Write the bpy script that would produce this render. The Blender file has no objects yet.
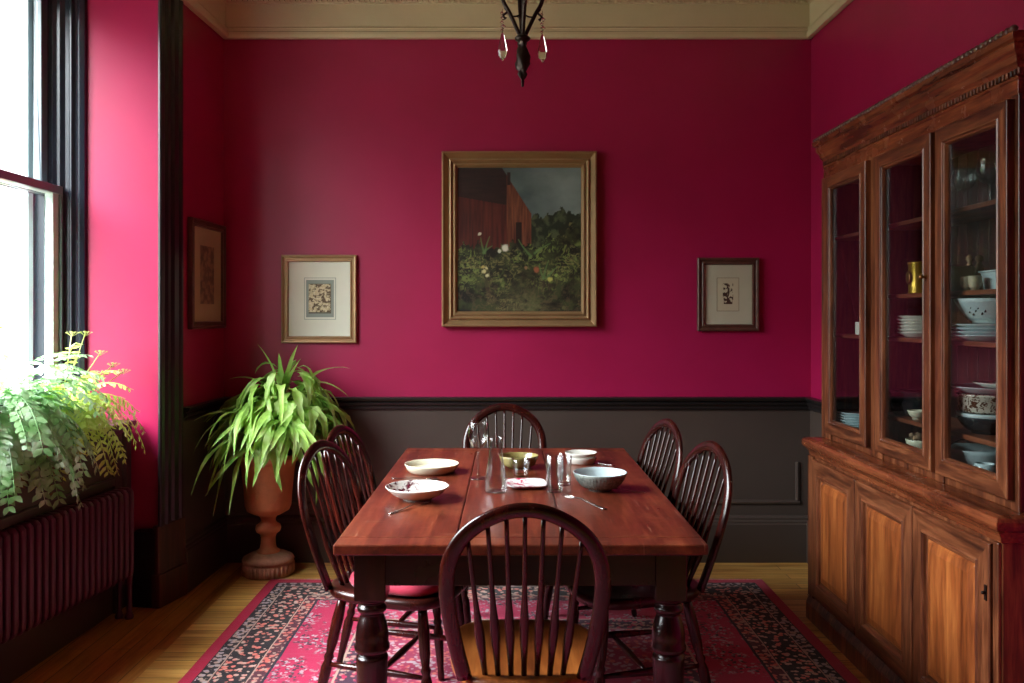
import bpy, bmesh, math, random
from mathutils import Vector, Matrix, noise
random.seed(7)
PI = math.pi
S = bpy.context.scene
COL = S.collection

# ---------------------------------------------------------------- camera
cam_d = bpy.data.cameras.new('camera'); cam = bpy.data.objects.new('camera', cam_d); COL.objects.link(cam)
cam.location = (0, 0, 1.4); cam.rotation_euler = (PI/2, 0, 0)
cam_d.sensor_width = 36; cam_d.lens = 850/1024*36
cam_d.shift_x = 4/1024; cam_d.shift_y = -26.5/1024
cam_d.clip_start = 0.05
S.camera = cam

# ---------------------------------------------------------------- world (bright overcast sky)
w = bpy.data.worlds.new('world'); S.world = w; w.use_nodes = True
wt = w.node_tree; wt.nodes.clear()
wo = wt.nodes.new('ShaderNodeOutputWorld'); wb = wt.nodes.new('ShaderNodeBackground')
wg = wt.nodes.new('ShaderNodeTexCoord'); ws = wt.nodes.new('ShaderNodeSeparateXYZ'); wr = wt.nodes.new('ShaderNodeValToRGB')
wt.links.new(wg.outputs['Generated'], ws.inputs[0]); wt.links.new(ws.outputs['Z'], wr.inputs[0])
wr.color_ramp.elements[0].position = 0.12; wr.color_ramp.elements[0].color = (0.15, 0.155, 0.158, 1)
wr.color_ramp.elements[1].position = 0.85; wr.color_ramp.elements[1].color = (2.7, 2.8, 2.95, 1)
wt.links.new(wr.outputs[0], wb.inputs[0]); wb.inputs[1].default_value = 11.0
wt.links.new(wb.outputs[0], wo.inputs[0])

# daylight portal in the window opening (guides sky light through it, adds none)
pl = bpy.data.lights.new('window_portal', 'AREA'); pl.shape = 'RECTANGLE'; pl.size = 2.1; pl.size_y = 2.46
po = bpy.data.objects.new('window_portal', pl); COL.objects.link(po)
po.location = (-2.26, 2.84, 1.94); po.rotation_euler = (0, -PI/2, 0)
pl.cycles.is_portal = True

S.view_settings.view_transform = 'Standard'; S.view_settings.look = 'None'
S.view_settings.gamma = 1.0; S.view_settings.use_curve_mapping = False
S.view_settings.exposure = 1.5
S.cycles.use_denoising = True
S.cycles.max_bounces = 10; S.cycles.diffuse_bounces = 6; S.cycles.glossy_bounces = 5
S.cycles.transmission_bounces = 10; S.cycles.transparent_max_bounces = 24
S.cycles.sample_clamp_indirect = 8.0; S.cycles.caustics_refractive = False; S.cycles.caustics_reflective = False

# ---------------------------------------------------------------- helpers
def lin(h):
    if isinstance(h, str):
        h = h.lstrip('#'); c = [int(h[i:i+2], 16)/255 for i in (0, 2, 4)]
    else: c = [v/255 for v in h]
    return tuple((v/12.92 if v <= .04045 else ((v+.055)/1.055)**2.4) for v in c) + (1,)

class NT:
    def __init__(s, name):
        s.m = bpy.data.materials.new(name); s.m.use_nodes = True; s.t = s.m.node_tree; s.t.nodes.clear()
        s.out = s.n('ShaderNodeOutputMaterial')
    def n(s, k, **kw):
        o = s.t.nodes.new(k)
        for a, v in kw.items(): setattr(o, a, v)
        return o
    def l(s, a, b): s.t.links.new(a, b)
    def coord(s, scale=(1, 1, 1), rot=(0, 0, 0), which='Object'):
        c = s.n('ShaderNodeTexCoord'); mp = s.n('ShaderNodeMapping'); s.l(c.outputs[which], mp.inputs[0])
        mp.inputs['Scale'].default_value = scale; mp.inputs['Rotation'].default_value = rot
        return mp.outputs[0]
    def noise(s, vec, scale, detail=4, rough=.55, dist=0):
        o = s.n('ShaderNodeTexNoise'); s.l(vec, o.inputs['Vector']); o.inputs['Scale'].default_value = scale
        o.inputs['Detail'].default_value = detail; o.inputs['Roughness'].default_value = rough; o.inputs['Distortion'].default_value = dist
        return o.outputs['Fac']
    def voro(s, vec, scale, feature='F1', out='Distance'):
        o = s.n('ShaderNodeTexVoronoi', feature=feature); s.l(vec, o.inputs['Vector']); o.inputs['Scale'].default_value = scale
        return o.outputs[out]
    def ramp(s, fac, stops, interp='LINEAR'):
        o = s.n('ShaderNodeValToRGB'); s.l(fac, o.inputs[0]); cr = o.color_ramp; cr.interpolation = interp
        while len(cr.elements) < len(stops): cr.elements.new(.5)
        for e, (p, c) in zip(cr.elements, stops): e.position = p; e.color = c
        return o.outputs[0]
    def math(s, op, a, b=None, c=None):
        o = s.n('ShaderNodeMath', operation=op)
        for i, v in enumerate((a, b, c)):
            if v is None: continue
            if hasattr(v, 'is_output'): s.l(v, o.inputs[i])
            else: o.inputs[i].default_value = v
        return o.outputs[0]
    def mix(s, fac, a, b, blend='MIX'):
        o = s.n('ShaderNodeMix', data_type='RGBA', blend_type=blend)
        for i, v in ((0, fac), (6, a), (7, b)):
            if hasattr(v, 'is_output'): s.l(v, o.inputs[i])
            else: o.inputs[i].default_value = v
        return o.outputs[2]
    def bsdf(s, color, rough=.5, metal=0, spec=.5, coat=0, coat_rough=.1, bump=None, bump_str=.2, bump_dist=.01, sheen=0):
        b = s.n('ShaderNodeBsdfPrincipled')
        for k, v in (('Base Color', color), ('Roughness', rough), ('Metallic', metal), ('Specular IOR Level', spec), ('Coat Weight', coat), ('Coat Roughness', coat_rough), ('Sheen Weight', sheen)):
            if hasattr(v, 'is_output'): s.l(v, b.inputs[k])
            else: b.inputs[k].default_value = v
        if bump is not None:
            bp = s.n('ShaderNodeBump'); s.l(bump, bp.inputs['Height']); bp.inputs['Strength'].default_value = bump_str
            bp.inputs['Distance'].default_value = bump_dist; s.l(bp.outputs[0], b.inputs['Normal'])
        s.l(b.outputs[0], s.out.inputs[0]); s.b = b
        return s.m

def mat_plain(name, c, rough=.5, var=.12, scale=8, bump=.0, bs=60, **kw):
    t = NT(name); v = t.coord(); f = t.noise(v, scale, 3)
    c = lin(c) if not isinstance(c, tuple) or len(c) == 3 else c
    d = tuple(x*(1-var) for x in c[:3]) + (1,); e = tuple(min(1, x*(1+var)) for x in c[:3]) + (1,)
    col = t.ramp(f, [(.3, d), (.7, e)])
    return t.bsdf(col, rough, bump=t.noise(v, bs, 3) if bump else None, bump_str=bump, **kw)

def mat_wood(name, dark, mid, light, axis='Y', rough=.35, scale=1.0, coat=.0, spec=.5, coarse=3.0, bump=.08):
    t = NT(name); st = {'X': (.09, 1, 1), 'Y': (1, .09, 1), 'Z': (1, 1, .09)}[axis]
    v = t.coord(tuple(a*scale for a in st))
    f1 = t.noise(v, coarse*5, 6, .62, .6); f2 = t.noise(v, coarse*22, 3, .6, .2)
    f = t.math('ADD', t.math('MULTIPLY', f1, .7), t.math('MULTIPLY', f2, .3))
    col = t.ramp(f, [(.36, lin(dark)), (.5, lin(mid)), (.64, lin(light))])
    r = t.math('MULTIPLY_ADD', t.noise(t.coord(), 9, 4), .25, rough-.12)
    return t.bsdf(col, r, coat=coat, spec=spec, bump=f2, bump_str=bump, bump_dist=.003)

class MB:
    """collects geometry for ONE mesh"""
    def __init__(s, smooth=False): s.v = []; s.f = []; s.sm = []; s.mi = []; s.smooth = smooth; s.M = None; s.cur = 0
    def add(s, vs, fs, smooth=None):
        b = len(s.v)
        for p in vs:
            p = Vector(p); s.v.append(s.M @ p if s.M else p)
        for f in fs: s.f.append([i+b for i in f]); s.sm.append(s.smooth if smooth is None else smooth); s.mi.append(s.cur)
    def box(s, x0, x1, y0, y1, z0, z1):
        s.add([(x0,y0,z0),(x1,y0,z0),(x1,y1,z0),(x0,y1,z0),(x0,y0,z1),(x1,y0,z1),(x1,y1,z1),(x0,y1,z1)],
              [(0,3,2,1),(4,5,6,7),(0,1,5,4),(1,2,6,5),(2,3,7,6),(3,0,4,7)], False)
    def lathe(s, prof, seg=32, c=(0,0,0), sx=1, sy=1):
        vs = []; fs = []
        for r, z in prof:
            for k in range(seg):
                a = 2*PI*k/seg; vs.append((c[0]+r*sx*math.cos(a), c[1]+r*sy*math.sin(a), c[2]+z))
        n = len(prof)
        for i in range(n-1):
            for k in range(seg):
                k2 = (k+1) % seg; fs.append((i*seg+k, i*seg+k2, (i+1)*seg+k2, (i+1)*seg+k))
        fs.append(tuple(range(seg))[::-1]); fs.append(tuple(range((n-1)*seg, n*seg)))
        s.add(vs, fs, True)
    def tube(s, pts, rad, n=8, flat=None, up=None):
        """pts: path; rad: one radius or list of r or (ra,rb)"""
        pts = [Vector(p) for p in pts]; N = len(pts)
        if not isinstance(rad, (list,)): rad = [rad]*N
        tang = [(pts[min(i+1, N-1)]-pts[max(i-1, 0)]).normalized() for i in range(N)]
        u = Vector(up) if up else (Vector((0,0,1)) if abs(tang[0].z) < .9 else Vector((1,0,0)))
        vs = []; fs = []
        for i in range(N):
            t = tang[i]; a = (u - t*u.dot(t))
            if a.length < 1e-4: a = t.orthogonal()
            a.normalize(); b = t.cross(a)
            if not up: u = a
            r = rad[i]; ra, rb = r if isinstance(r, tuple) else (r, r)
            for k in range(n):
                q = 2*PI*k/n; vs.append(pts[i] + a*ra*math.cos(q) + b*rb*math.sin(q))
        for i in range(N-1):
            for k in range(n):
                k2 = (k+1) % n; fs.append((i*n+k, i*n+k2, (i+1)*n+k2, (i+1)*n+k))
        fs.append(tuple(range(n))[::-1]); fs.append(tuple(range((N-1)*n, N*n)))
        s.add(vs, fs, True)
    def prism(s, poly, a0, a1, axis='Y'):
        """2-D closed polygon extruded along an axis. axis Y: poly=(x,z); Z: (x,y); X: (y,z)"""
        def P(p, a): return {'Y': (p[0], a, p[1]), 'Z': (p[0], p[1], a), 'X': (a, p[0], p[1])}[axis]
        n = len(poly); vs = [P(p, a0) for p in poly] + [P(p, a1) for p in poly]
        fs = [(i, (i+1) % n, n+(i+1) % n, n+i) for i in range(n)] + [tuple(range(n))[::-1], tuple(range(n, 2*n))]
        s.add(vs, fs, False)
    def sweep(s, prof, path, closed=False):
        """prof: (out, z) section; path: list of (x,y) with mitred corners; out = to the right of travel"""
        P = [Vector(p) for p in path]; N = len(P); vs = []
        for i in range(N):
            if closed: d0 = (P[i]-P[i-1]).normalized(); d1 = (P[(i+1) % N]-P[i]).normalized()
            else:
                d1 = (P[min(i+1, N-1)]-P[min(i, N-2)]).normalized(); d0 = (P[max(i, 1)]-P[max(i-1, 0)]).normalized()
            n0 = Vector((d0.y, -d0.x)); n1 = Vector((d1.y, -d1.x)); b = (n0+n1); b = b/(b.length_squared/2) if b.length > .01 else n0
            for o, z in prof: q = P[i]+b*o; vs.append((q.x, q.y, z))
        m = len(prof); fs = []
        R = N if closed else N-1
        for i in range(R):
            j = (i+1) % N
            for k in range(m): k2 = (k+1) % m; fs.append((i*m+k, i*m+k2, j*m+k2, j*m+k))
        if not closed: fs.append(tuple(range(m))[::-1]); fs.append(tuple(range((N-1)*m, N*m)))
        s.add(vs, fs, False)
    def ring(s, w, h, prof, close_in=False, back=True, alt=False):
        """picture-frame style: prof list of (inset, height) on rectangle w x h centred at 0, facing +z"""
        vs = []
        for i, t in prof:
            a, b = w/2-i, h/2-i
            vs += [(-a,-b,t),(a,-b,t),(a,b,t),(-a,b,t)]
        n = len(prof); fs = []
        for i in range(n-1):
            for k in range(4): k2 = (k+1) % 4; fs.append((i*4+k, i*4+k2, (i+1)*4+k2, (i+1)*4+k))
        if close_in:
            fs.append(((n-1)*4, (n-1)*4+1, (n-1)*4+2, (n-1)*4+3)); 
            if back: fs.append((3,2,1,0))
        elif back:
            for k in range(4): k2 = (k+1) % 4; fs.append(((n-1)*4+k, (n-1)*4+k2, k2, k))
        q = len(s.f); s.add(vs, fs, False)
        if alt:
            for i in range(len(fs)):
                if i % 4 in (0, 2): s.mi[q+i] = 1
    def build(s, name, mats, parent=None, bevel=0, loc=None, fix=True, solid=0, sub=0):
        me = bpy.data.meshes.new(name); me.from_pydata([tuple(v) for v in s.v], [], s.f)
        me.polygons.foreach_set('use_smooth', s.sm); me.polygons.foreach_set('material_index', s.mi)
        for m in (mats if isinstance(mats, (list, tuple)) else [mats]): me.materials.append(m)
        if fix:
            bm = bmesh.new(); bm.from_mesh(me); bmesh.ops.remove_doubles(bm, verts=bm.verts, dist=1e-6)
            bmesh.ops.recalc_face_normals(bm, faces=bm.faces); bm.to_mesh(me); bm.free()
        me.update()
        o = bpy.data.objects.new(name, me); COL.objects.link(o)
        if parent: o.parent = parent
        if loc: o.location = loc
        if bevel:
            b = o.modifiers.new('bevel', 'BEVEL'); b.width = bevel; b.segments = 2; b.limit_method = 'ANGLE'; b.angle_limit = math.radians(40)
            b.harden_normals = False
        if solid:
            b = o.modifiers.new('solid', 'SOLIDIFY'); b.thickness = solid; b.offset = 0
        if sub:
            b = o.modifiers.new('sub', 'SUBSURF'); b.levels = sub; b.render_levels = sub
        return o

def thing(name, label, cat, loc=(0,0,0), rz=0, group=None, rot=None):
    o = bpy.data.objects.new(name, None); COL.objects.link(o); o.empty_display_size = .1
    o.location = loc; o.rotation_euler = rot if rot else (0, 0, rz); o['label'] = label; o['category'] = cat
    if group: o['group'] = group
    return o
def tag(o, label, cat, group=None, kind=None):
    o['label'] = label; o['category'] = cat
    if group: o['group'] = group
    if kind: o['kind'] = kind
    return o
def struct(o, label=None):
    o['kind'] = 'structure'
    if label: o['label'] = label
    return o
def copy_tree(o, parent=None):
    c = o.copy(); COL.objects.link(c); c.parent = parent
    for ch in list(o.children): copy_tree(ch, c)
    return c
def dup(root, loc, rz=0, label=None, group=None):
    c = copy_tree(root); c.location = loc; c.rotation_euler = (0, 0, rz)
    if label: c['label'] = label
    if group: c['group'] = group
    return c
def catmull(pts, n=6):
    P = [Vector(p) for p in pts]; P = [2*P[0]-P[1]] + P + [2*P[-1]-P[-2]]; out = []
    for i in range(1, len(P)-2):
        for k in range(n):
            t = k/n; a, b, c, d = P[i-1], P[i], P[i+1], P[i+2]
            out.append(.5*((2*b)+(c-a)*t+(2*a-5*b+4*c-d)*t*t+(3*b-a-3*c+d)*t**3))
    out.append(P[-2]); return out
BACK = Matrix(((1,0,0,0),(0,0,-1,0),(0,1,0,0),(0,0,0,1)))       # local xy plane -> faces -Y
LEFT = Matrix(((0,0,1,0),(1,0,0,0),(0,1,0,0),(0,0,0,1)))        # faces +X
RIGHT = Matrix(((0,0,-1,0),(-1,0,0,0),(0,1,0,0),(0,0,0,1)))     # faces -X
def at(M, x, y, z): return Matrix.Translation((x, y, z)) @ M

# ---------------------------------------------------------------- materials
def wall_paint():
    t = NT('crimson_paint'); v = t.coord(); f = t.noise(v, 2.2, 4)
    col = t.ramp(f, [(.3, lin('#9a0e42')), (.7, lin('#a4124a'))])
    return t.bsdf(col, .42, spec=.5,  bump=t.noise(v, 180, 3), bump_str=.12, bump_dist=.002)
M = {}
M['crimson'] = wall_paint()
M['dado'] = mat_plain('taupe_paint', '#463b35', .38, .08, 3, bump=.06, bs=150)
M['blackpaint'] = mat_plain('black_gloss_paint', '#1f1b1b', .36, .15, 6, bump=.03)
M['cream'] = mat_plain('cream_plaster', '#cdbc9c', .6, .05, 3, bump=.05)
M['ceiling'] = mat_plain('cream_ceiling_paint', '#c4b498', .7, .04, 3)
M['plinthwood'] = mat_wood('dark_red_wood', '#26100c', '#3e1b12', '#57281a', 'Z', .4)
M['sash'] = mat_plain('sash_white_paint', '#c3d0cf', .35, .04, 4)
M['sashgrey'] = mat_plain('sash_grey_paint', '#59646a', .35, .05, 4)
M['casing'] = mat_plain('navy_black_paint', '#1d222b', .25, .1, 5)
M['plum'] = mat_plain('plum_enamel', '#55203a', .35, .12, 5)
M['steel'] = mat_plain('cutlery_steel', '#c8c6c2', .18, .05, 20, metal=1.0)
M['iron'] = mat_plain('dark_bronze', '#2a1c17', .38, .25, 30, bump=.3, metal=.6)
M['brass'] = mat_plain('aged_brass', '#7d5c30', .4, .2, 20, metal=.8)

def mat_table():
    t = NT('table_mahogany'); v = t.coord((1, .07, 1)); o = t.coord()
    f1 = t.noise(v, 12, 7, .62, .5); f2 = t.noise(v, 70, 3, .6)
    f = t.math('ADD', t.math('MULTIPLY', f1, .65), t.math('MULTIPLY', f2, .35))
    col = t.ramp(f, [(.34, lin('#35140c')), (.5, lin('#5e2616')), (.66, lin('#7c3a22'))])
    worn = t.ramp(t.noise(o, 5, 6, .7), [(.56, (0,0,0,1)), (.72, (1,1,1,1))])
    col = t.mix(t.math('MULTIPLY', worn, .35), col, lin('#a05a3a'))
    # fine scratches
    sv = t.coord((26, 1.3, 1), (0, 0, .5)); s1 = t.ramp(t.noise(sv, 5, 2, .5), [(.70, (0,0,0,1)), (.73, (1,1,1,1))])
    sv2 = t.coord((1.6, 24, 1), (0, 0, .25)); s2 = t.ramp(t.noise(sv2, 4, 2, .5), [(.71, (0,0,0,1)), (.74, (1,1,1,1))])
    sc = t.math('MAXIMUM', s1, s2)
    col = t.mix(t.math('MULTIPLY', sc, .3), col, lin('#b98a6c'))
    r = t.math('MULTIPLY_ADD', t.noise(o, 8, 5, .7), .30, .18)
    return t.bsdf(col, r, spec=.5, bump=f2, bump_str=.06, bump_dist=.002)
M['tabletop'] = mat_table()
M['tablewood'] = mat_wood('table_frame_wood', '#100506', '#1f0908', '#33120d', 'X', .3)
M['legwood'] = mat_wood('table_leg_wood', '#100506', '#230a08', '#3a130d', 'Z', .22)
M['chair'] = mat_wood('chair_mahogany', '#140504', '#2a0a07', '#44130b', 'Z', .22)
M['chairseat'] = mat_wood('chair_seat_wood', '#5a2a10', '#85471c', '#a5622c', 'Y', .35)
M['chairseatdark'] = mat_wood('chair_seat_dark_wood', '#180706', '#2e0d08', '#46180e', 'Y', .3)
CW = dict(dark='#35180d', mid='#64351e', light='#8c5434', coarse=5)
M['cabZ'] = mat_wood('cabinet_wood_upright', axis='Z', rough=.33, **CW)
M['cabY'] = mat_wood('cabinet_wood_level', axis='Y', rough=.33, **CW)
M['cabpanel'] = mat_wood('cabinet_panel_wood', '#5c2a12', '#965025', '#bd7238', 'Z', .34, coarse=2.6)
M['cabled'] = mat_wood('cabinet_ledge_wood', '#421d10', '#6e371f', '#92502f', 'Y', .25, coarse=5)
M['cabdark'] = mat_wood('cabinet_back_boards', '#1c0a08', '#3a120f', '#501a15', 'Z', .5)
M['shelf'] = mat_wood('cabinet_shelf_wood', '#4a2415', '#6e3a24', '#8b4d31', 'Y', .4)
M['gilt'] = mat_plain('bronze_gilt_frame', '#a0805a', .34, .10, 6, bump=.1, metal=.45)
M['giltdark'] = mat_plain('dark_frame_wood', '#54352a', .35, .2, 25, bump=.05)
M['terra'] = mat_plain('terracotta', '#b87048', .7, .25, 9, bump=.25, bs=40)
M['urnbase'] = mat_plain('weathered_terracotta', '#a87860', .8, .35, 14, bump=.4, bs=50)
M['soil'] = mat_plain('potting_soil', '#2a1a10', .95, .4, 40, bump=.6)
M['cushion'] = mat_plain('crimson_velvet', '#a80734', .8, .1, 30, bump=.15, bs=300, sheen=.3)
M['white'] = mat_plain('white_glaze', '#dcdad0', .22, .04, 6)
M['whiteblue'] = mat_plain('pale_blue_glaze', '#c3d3d6', .2, .05, 6)
M['cream_china'] = mat_plain('cream_glaze', '#d8d2b8', .25, .06, 8)
M['darkpot'] = mat_plain('dark_blue_glaze', '#1b2226', .15, .2, 8)
M['brownglaze'] = mat_plain('brown_glaze', '#5d3826', .3, .3, 20)
M['goldtin'] = mat_plain('gold_tin', '#a8842c', .3, .15, 12, metal=.7)
M['ink'] = mat_plain('dark_ink', '#23262c', .5, .1)

def mat_glass(name, tint=(1,1,1,1), rough=0.0, ior=1.45):
    t = NT(name); g = t.n('ShaderNodeBsdfGlass'); g.inputs['IOR'].default_value = ior; g.inputs['Roughness'].default_value = rough
    v = t.coord(); t.l(t.ramp(t.noise(v, 3), [(0, tint), (1, tint)]), g.inputs['Color']); t.l(g.outputs[0], t.out.inputs[0]); return t.m
def mat_pane(name, gl=.9, tint=(.97, .99, .98, 1), pw=5.0):
    t = NT(name); tr = t.n('ShaderNodeBsdfTransparent'); tr.inputs[0].default_value = tint
    g = t.n('ShaderNodeBsdfGlossy'); g.inputs['Roughness'].default_value = .02
    lw = t.n('ShaderNodeLayerWeight'); lw.inputs[0].default_value = .5
    fr = t.math('MULTIPLY_ADD', t.math('POWER', lw.outputs['Facing'], pw), .96*gl, .04*gl)
    mx = t.n('ShaderNodeMixShader'); t.l(fr, mx.inputs[0])
    t.l(tr.outputs[0], mx.inputs[1]); t.l(g.outputs[0], mx.inputs[2]); t.l(mx.outputs[0], t.out.inputs[0]); return t.m
M['crystal'] = mat_glass('crystal_glass')
M['glass'] = mat_pane('clear_thin_glass', 1.0, (.95, .965, .965, 1), 2.2)
M['pane'] = mat_pane('window_glass'); M['cabpane'] = mat_pane('cabinet_glass', 1.0, (.9, .93, .92, 1))

def mat_leaf(name, a, b, c, scale=6, trans=.35):
    t = NT(name); v = t.coord(); f = t.noise(v, scale, 3)
    col = t.ramp(f, [(.32, lin(a)), (.5, lin(b)), (.68, lin(c))])
    t.bsdf(col, .42, spec=.4)
    tl = t.n('ShaderNodeBsdfTranslucent'); t.l(col, tl.inputs[0]); mx = t.n('ShaderNodeMixShader'); mx.inputs[0].default_value = trans
    t.l(t.b.outputs[0], mx.inputs[1]); t.l(tl.outputs[0], mx.inputs[2]); t.l(mx.outputs[0], t.out.inputs[0]); return t.m
M['leaf'] = mat_leaf('strap_leaf_green', '#6a9a3e', '#a4cc62', '#d0e6a4', 9)
M['fern'] = mat_leaf('fern_green', '#6a9c58', '#98c088', '#cfe2cc', 12)
M['fernlime'] = mat_leaf('lime_fern_green', '#a6c24a', '#c6da70', '#e0e8a0', 12)
M['stalk'] = mat_leaf('pale_stalk', '#8c9a4c', '#a9b25f', '#c4c67e', 12, .2)
M['dry'] = mat_leaf('dry_brown_leaf', '#5a4424', '#7b6038', '#937a4a', 12, .2)
M['garden'] = mat_leaf('garden_foliage', '#8c9468', '#acae80', '#c6be9c', 3)
M['grass'] = mat_plain('lawn_green', '#4a4c40', .9, .2, 2)
M['bark'] = mat_plain('bark', '#5d564e', .9, .2, 9)

def mat_floor(border=False):
    t = NT('oak_floor_border' if border else 'oak_floor')
    v = t.coord((1,1,1), (0, 0, PI/2) if border else (0, 0, 0))
    br = t.n('ShaderNodeTexBrick'); t.l(v, br.inputs['Vector'])
    br.offset = .37; br.offset_frequency = 2; br.squash = 1
    br.inputs['Color1'].default_value = (0,0,0,1); br.inputs['Color2'].default_value = (1,1,1,1)
    br.inputs['Mortar'].default_value = (.5,.5,.5,1)
    br.inputs['Scale'].default_value = 1; br.inputs['Mortar Size'].default_value = .0018; br.inputs['Mortar Smooth'].default_value = .1
    br.inputs['Brick Width'].default_value = 2.6 if border else 1.5; br.inputs['Row Height'].default_value = .093 if border else .082
    g = t.coord((.06, 1, 1) if not border else (1, .06, 1))
    f1 = t.noise(g, 22, 6, .6, .4); f2 = t.noise(g, 90, 3, .6)
    f = t.math('ADD', t.math('MULTIPLY', f1, .6), t.math('MULTIPLY', f2, .4))
    if border: st = [(.34, lin('#7c4618')), (.5, lin('#a5682c')), (.66, lin('#be8440'))]
    else: st = [(.34, lin('#9c6a30')), (.5, lin('#c8944c')), (.66, lin('#deb470'))]
    col = t.ramp(f, st)
    tint = t.math('MULTIPLY_ADD', br.outputs['Color'], .35, .78)
    cc = t.n('ShaderNodeCombineColor'); [t.l(tint, cc.inputs[i]) for i in range(3)]
    col = t.mix(1.0, col, cc.outputs[0], 'MULTIPLY')
    col = t.mix(br.outputs['Fac'], col, lin('#1e1008'))
    r = t.math('MULTIPLY_ADD', t.noise(t.coord(), 5, 4), .3, .22)
    inv = t.math('SUBTRACT', 1.0, br.outputs['Fac'])
    return t.bsdf(col, r, bump=inv, bump_str=.5, bump_dist=.002)
M['floor'] = mat_floor(); M['floorb'] = mat_floor(True)

RW, RL = 2.585, 3.6   # rug
def mat_rug():
    t = NT('persian_rug_wool'); v = t.coord(); sp = t.n('ShaderNodeSeparateXYZ'); t.l(v, sp.inputs[0])
    dx = t.math('SUBTRACT', RW/2, t.math('ABSOLUTE', sp.outputs[0])); dy = t.math('SUBTRACT', RL/2, t.math('ABSOLUTE', sp.outputs[1]))
    d = t.math('MINIMUM', dx, dy)
    wob = t.math('MULTIPLY_ADD', t.noise(v, 7, 3), .012, -.006); d = t.math('ADD', d, wob)
    K = lin('#120b12'); R = lin('#a30d36'); P = lin('#a81244'); B = lin('#a88a7c'); SAL = lin('#c05a50'); G = lin('#9c8f93')
    def motif(scale, lo, hi, ca, cb, cc=None):
        vd = t.voro(v, scale, 'F1'); nz = t.noise(v, scale*1.6, 3, .7)
        a = t.math('ADD', vd, t.math('MULTIPLY', nz, .55))
        m = t.ramp(a, [(lo, (1,1,1,1)), (hi, (0,0,0,1))])
        tint = t.ramp(t.noise(v, scale*.7, 2), [(.45, ca), (.55, cc or ca)])
        return t.mix(m, cb, tint)
    guard = motif(40, .72, .76, B, K, G)
    main = motif(38, .68, .72, lin('#c8685c'), K, lin('#b8988a'))
    guard2 = motif(40, .74, .78, SAL, lin('#4a1526'), B)
    patch = t.ramp(t.noise(v, 6.5, 3, .6), [(.44, (0,0,0,1)), (.52, (1,1,1,1))])
    fl = motif(52, .72, .76, lin('#a8929a'), P, lin('#3a2030'))
    field = t.mix(patch, P, fl)
    strip = motif(38, .72, .76, B, lin('#3c1830'), P)
    patch2 = t.ramp(t.noise(v, 3.2, 5, .65), [(.44, (0,0,0,1)), (.50, (1,1,1,1))])
    field2 = t.mix(patch2, P, motif(40, .70, .74, lin('#a8929a'), lin('#8c1440'), SAL))
    col = R
    def step(x):
        return t.math('GREATER_THAN', d, x)
    for x, c in ((.052, K), (.057, guard), (.108, B), (.114, K), (.118, main), (.25, K), (.254, B), (.260, guard2), (.312, lin('#161226')), (.324, field), (.58, B), (.59, strip), (.70, B), (.708, field2)):
        col = t.mix(step(x), col, c)
    # worn streaks across
    wv = t.coord((1, 22, 1)); wn = t.ramp(t.noise(wv, 3, 4, .7), [(.55, (0,0,0,1)), (.75, (1,1,1,1))])
    col = t.mix(t.math('MULTIPLY', wn, .25), col, lin('#8a6a74'))
    return t.bsdf(col, .9, spec=.2, bump=t.noise(v, 350, 2), bump_str=.4, bump_dist=.003, sheen=.15)
M['rug'] = mat_rug()
M['fringe'] = mat_plain('rug_fringe_cotton', '#b49a94', .9, .2, 80)

def mat_vcol(name, rough=.5, coat=0):
    t = NT(name); a = t.n('ShaderNodeVertexColor', layer_name='col')
    v = t.coord(); f = t.ramp(t.noise(v, 200, 2), [(0, (.93,.93,.93,1)), (1, (1,1,1,1))])
    return t.bsdf(t.mix(1.0, a.outputs[0], f, 'MULTIPLY'), rough, coat=coat)
M['art'] = mat_vcol('printed_artwork', .5); M['oil'] = mat_vcol('oil_painting', .45)

# ---------------------------------------------------------------- room shell
WN = 1.60; ZC = 3.34; YB = 4.84; XR = 1.725; YR = -2.6; XL = -1.617; XW = -2.22   # XW window plane

m = MB(); m.add([(-1.43,YR,0),(XR+.1,YR,0),(XR+.1,YB+.1,0),(-1.43,YB+.1,0)], [(0,1,2,3)])
m.cur = 1; m.add([(-2.4,YR,0),(-1.43,YR,0),(-1.43,YB+.1,0),(-2.4,YB+.1,0)], [(0,1,2,3)])
m.cur = 0; m.box(-2.4, XR+.1, YR, YB+.1, -.1, -.002)
struct(m.build('floor', [M['floor'], M['floorb']], fix=False))
m = MB(); m.box(-2.4, XR+.1, YR, YB+.1, ZC, ZC+.1); struct(m.build('ceiling', M['ceiling']))
m = MB(); m.box(-2.4, XR+.1, YB, YB+.12, 0, ZC); struct(m.build('wall_back', M['crimson']))
m = MB(); m.box(XR, XR+.12, YR, YB, 0, ZC); struct(m.build('wall_right', M['crimson']))
m = MB(); m.box(-2.4, XR+.1, YR-.12, YR, 0, ZC); struct(m.build('wall_rear', M['dado']))
# left wall: far pier with splayed reveal, near pier, head above and the breast below the window
m = MB()
m.prism([(XL,YB),(-1.641,4.25),(-1.668,4.15),(-1.69,4.15),(-2.05,4.105),(-2.4,4.08),(-2.4,YB)], 0, ZC, 'Z')
m.prism([(XL,YR),(-1.69,WN),(-2.4,WN),(-2.4,YR)], 0, ZC, 'Z')
m.prism([(-1.69,WN-.01),(-1.642,4.16),(-2.4,4.16),(-2.4,WN-.01)], 3.02, ZC, 'Z')
m.prism([(-2.08,WN-.01),(-2.04,4.12),(-2.4,4.12),(-2.4,WN-.01)], 0, .86, 'Z')
struct(m.build('wall_left', M['crimson']))

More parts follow.
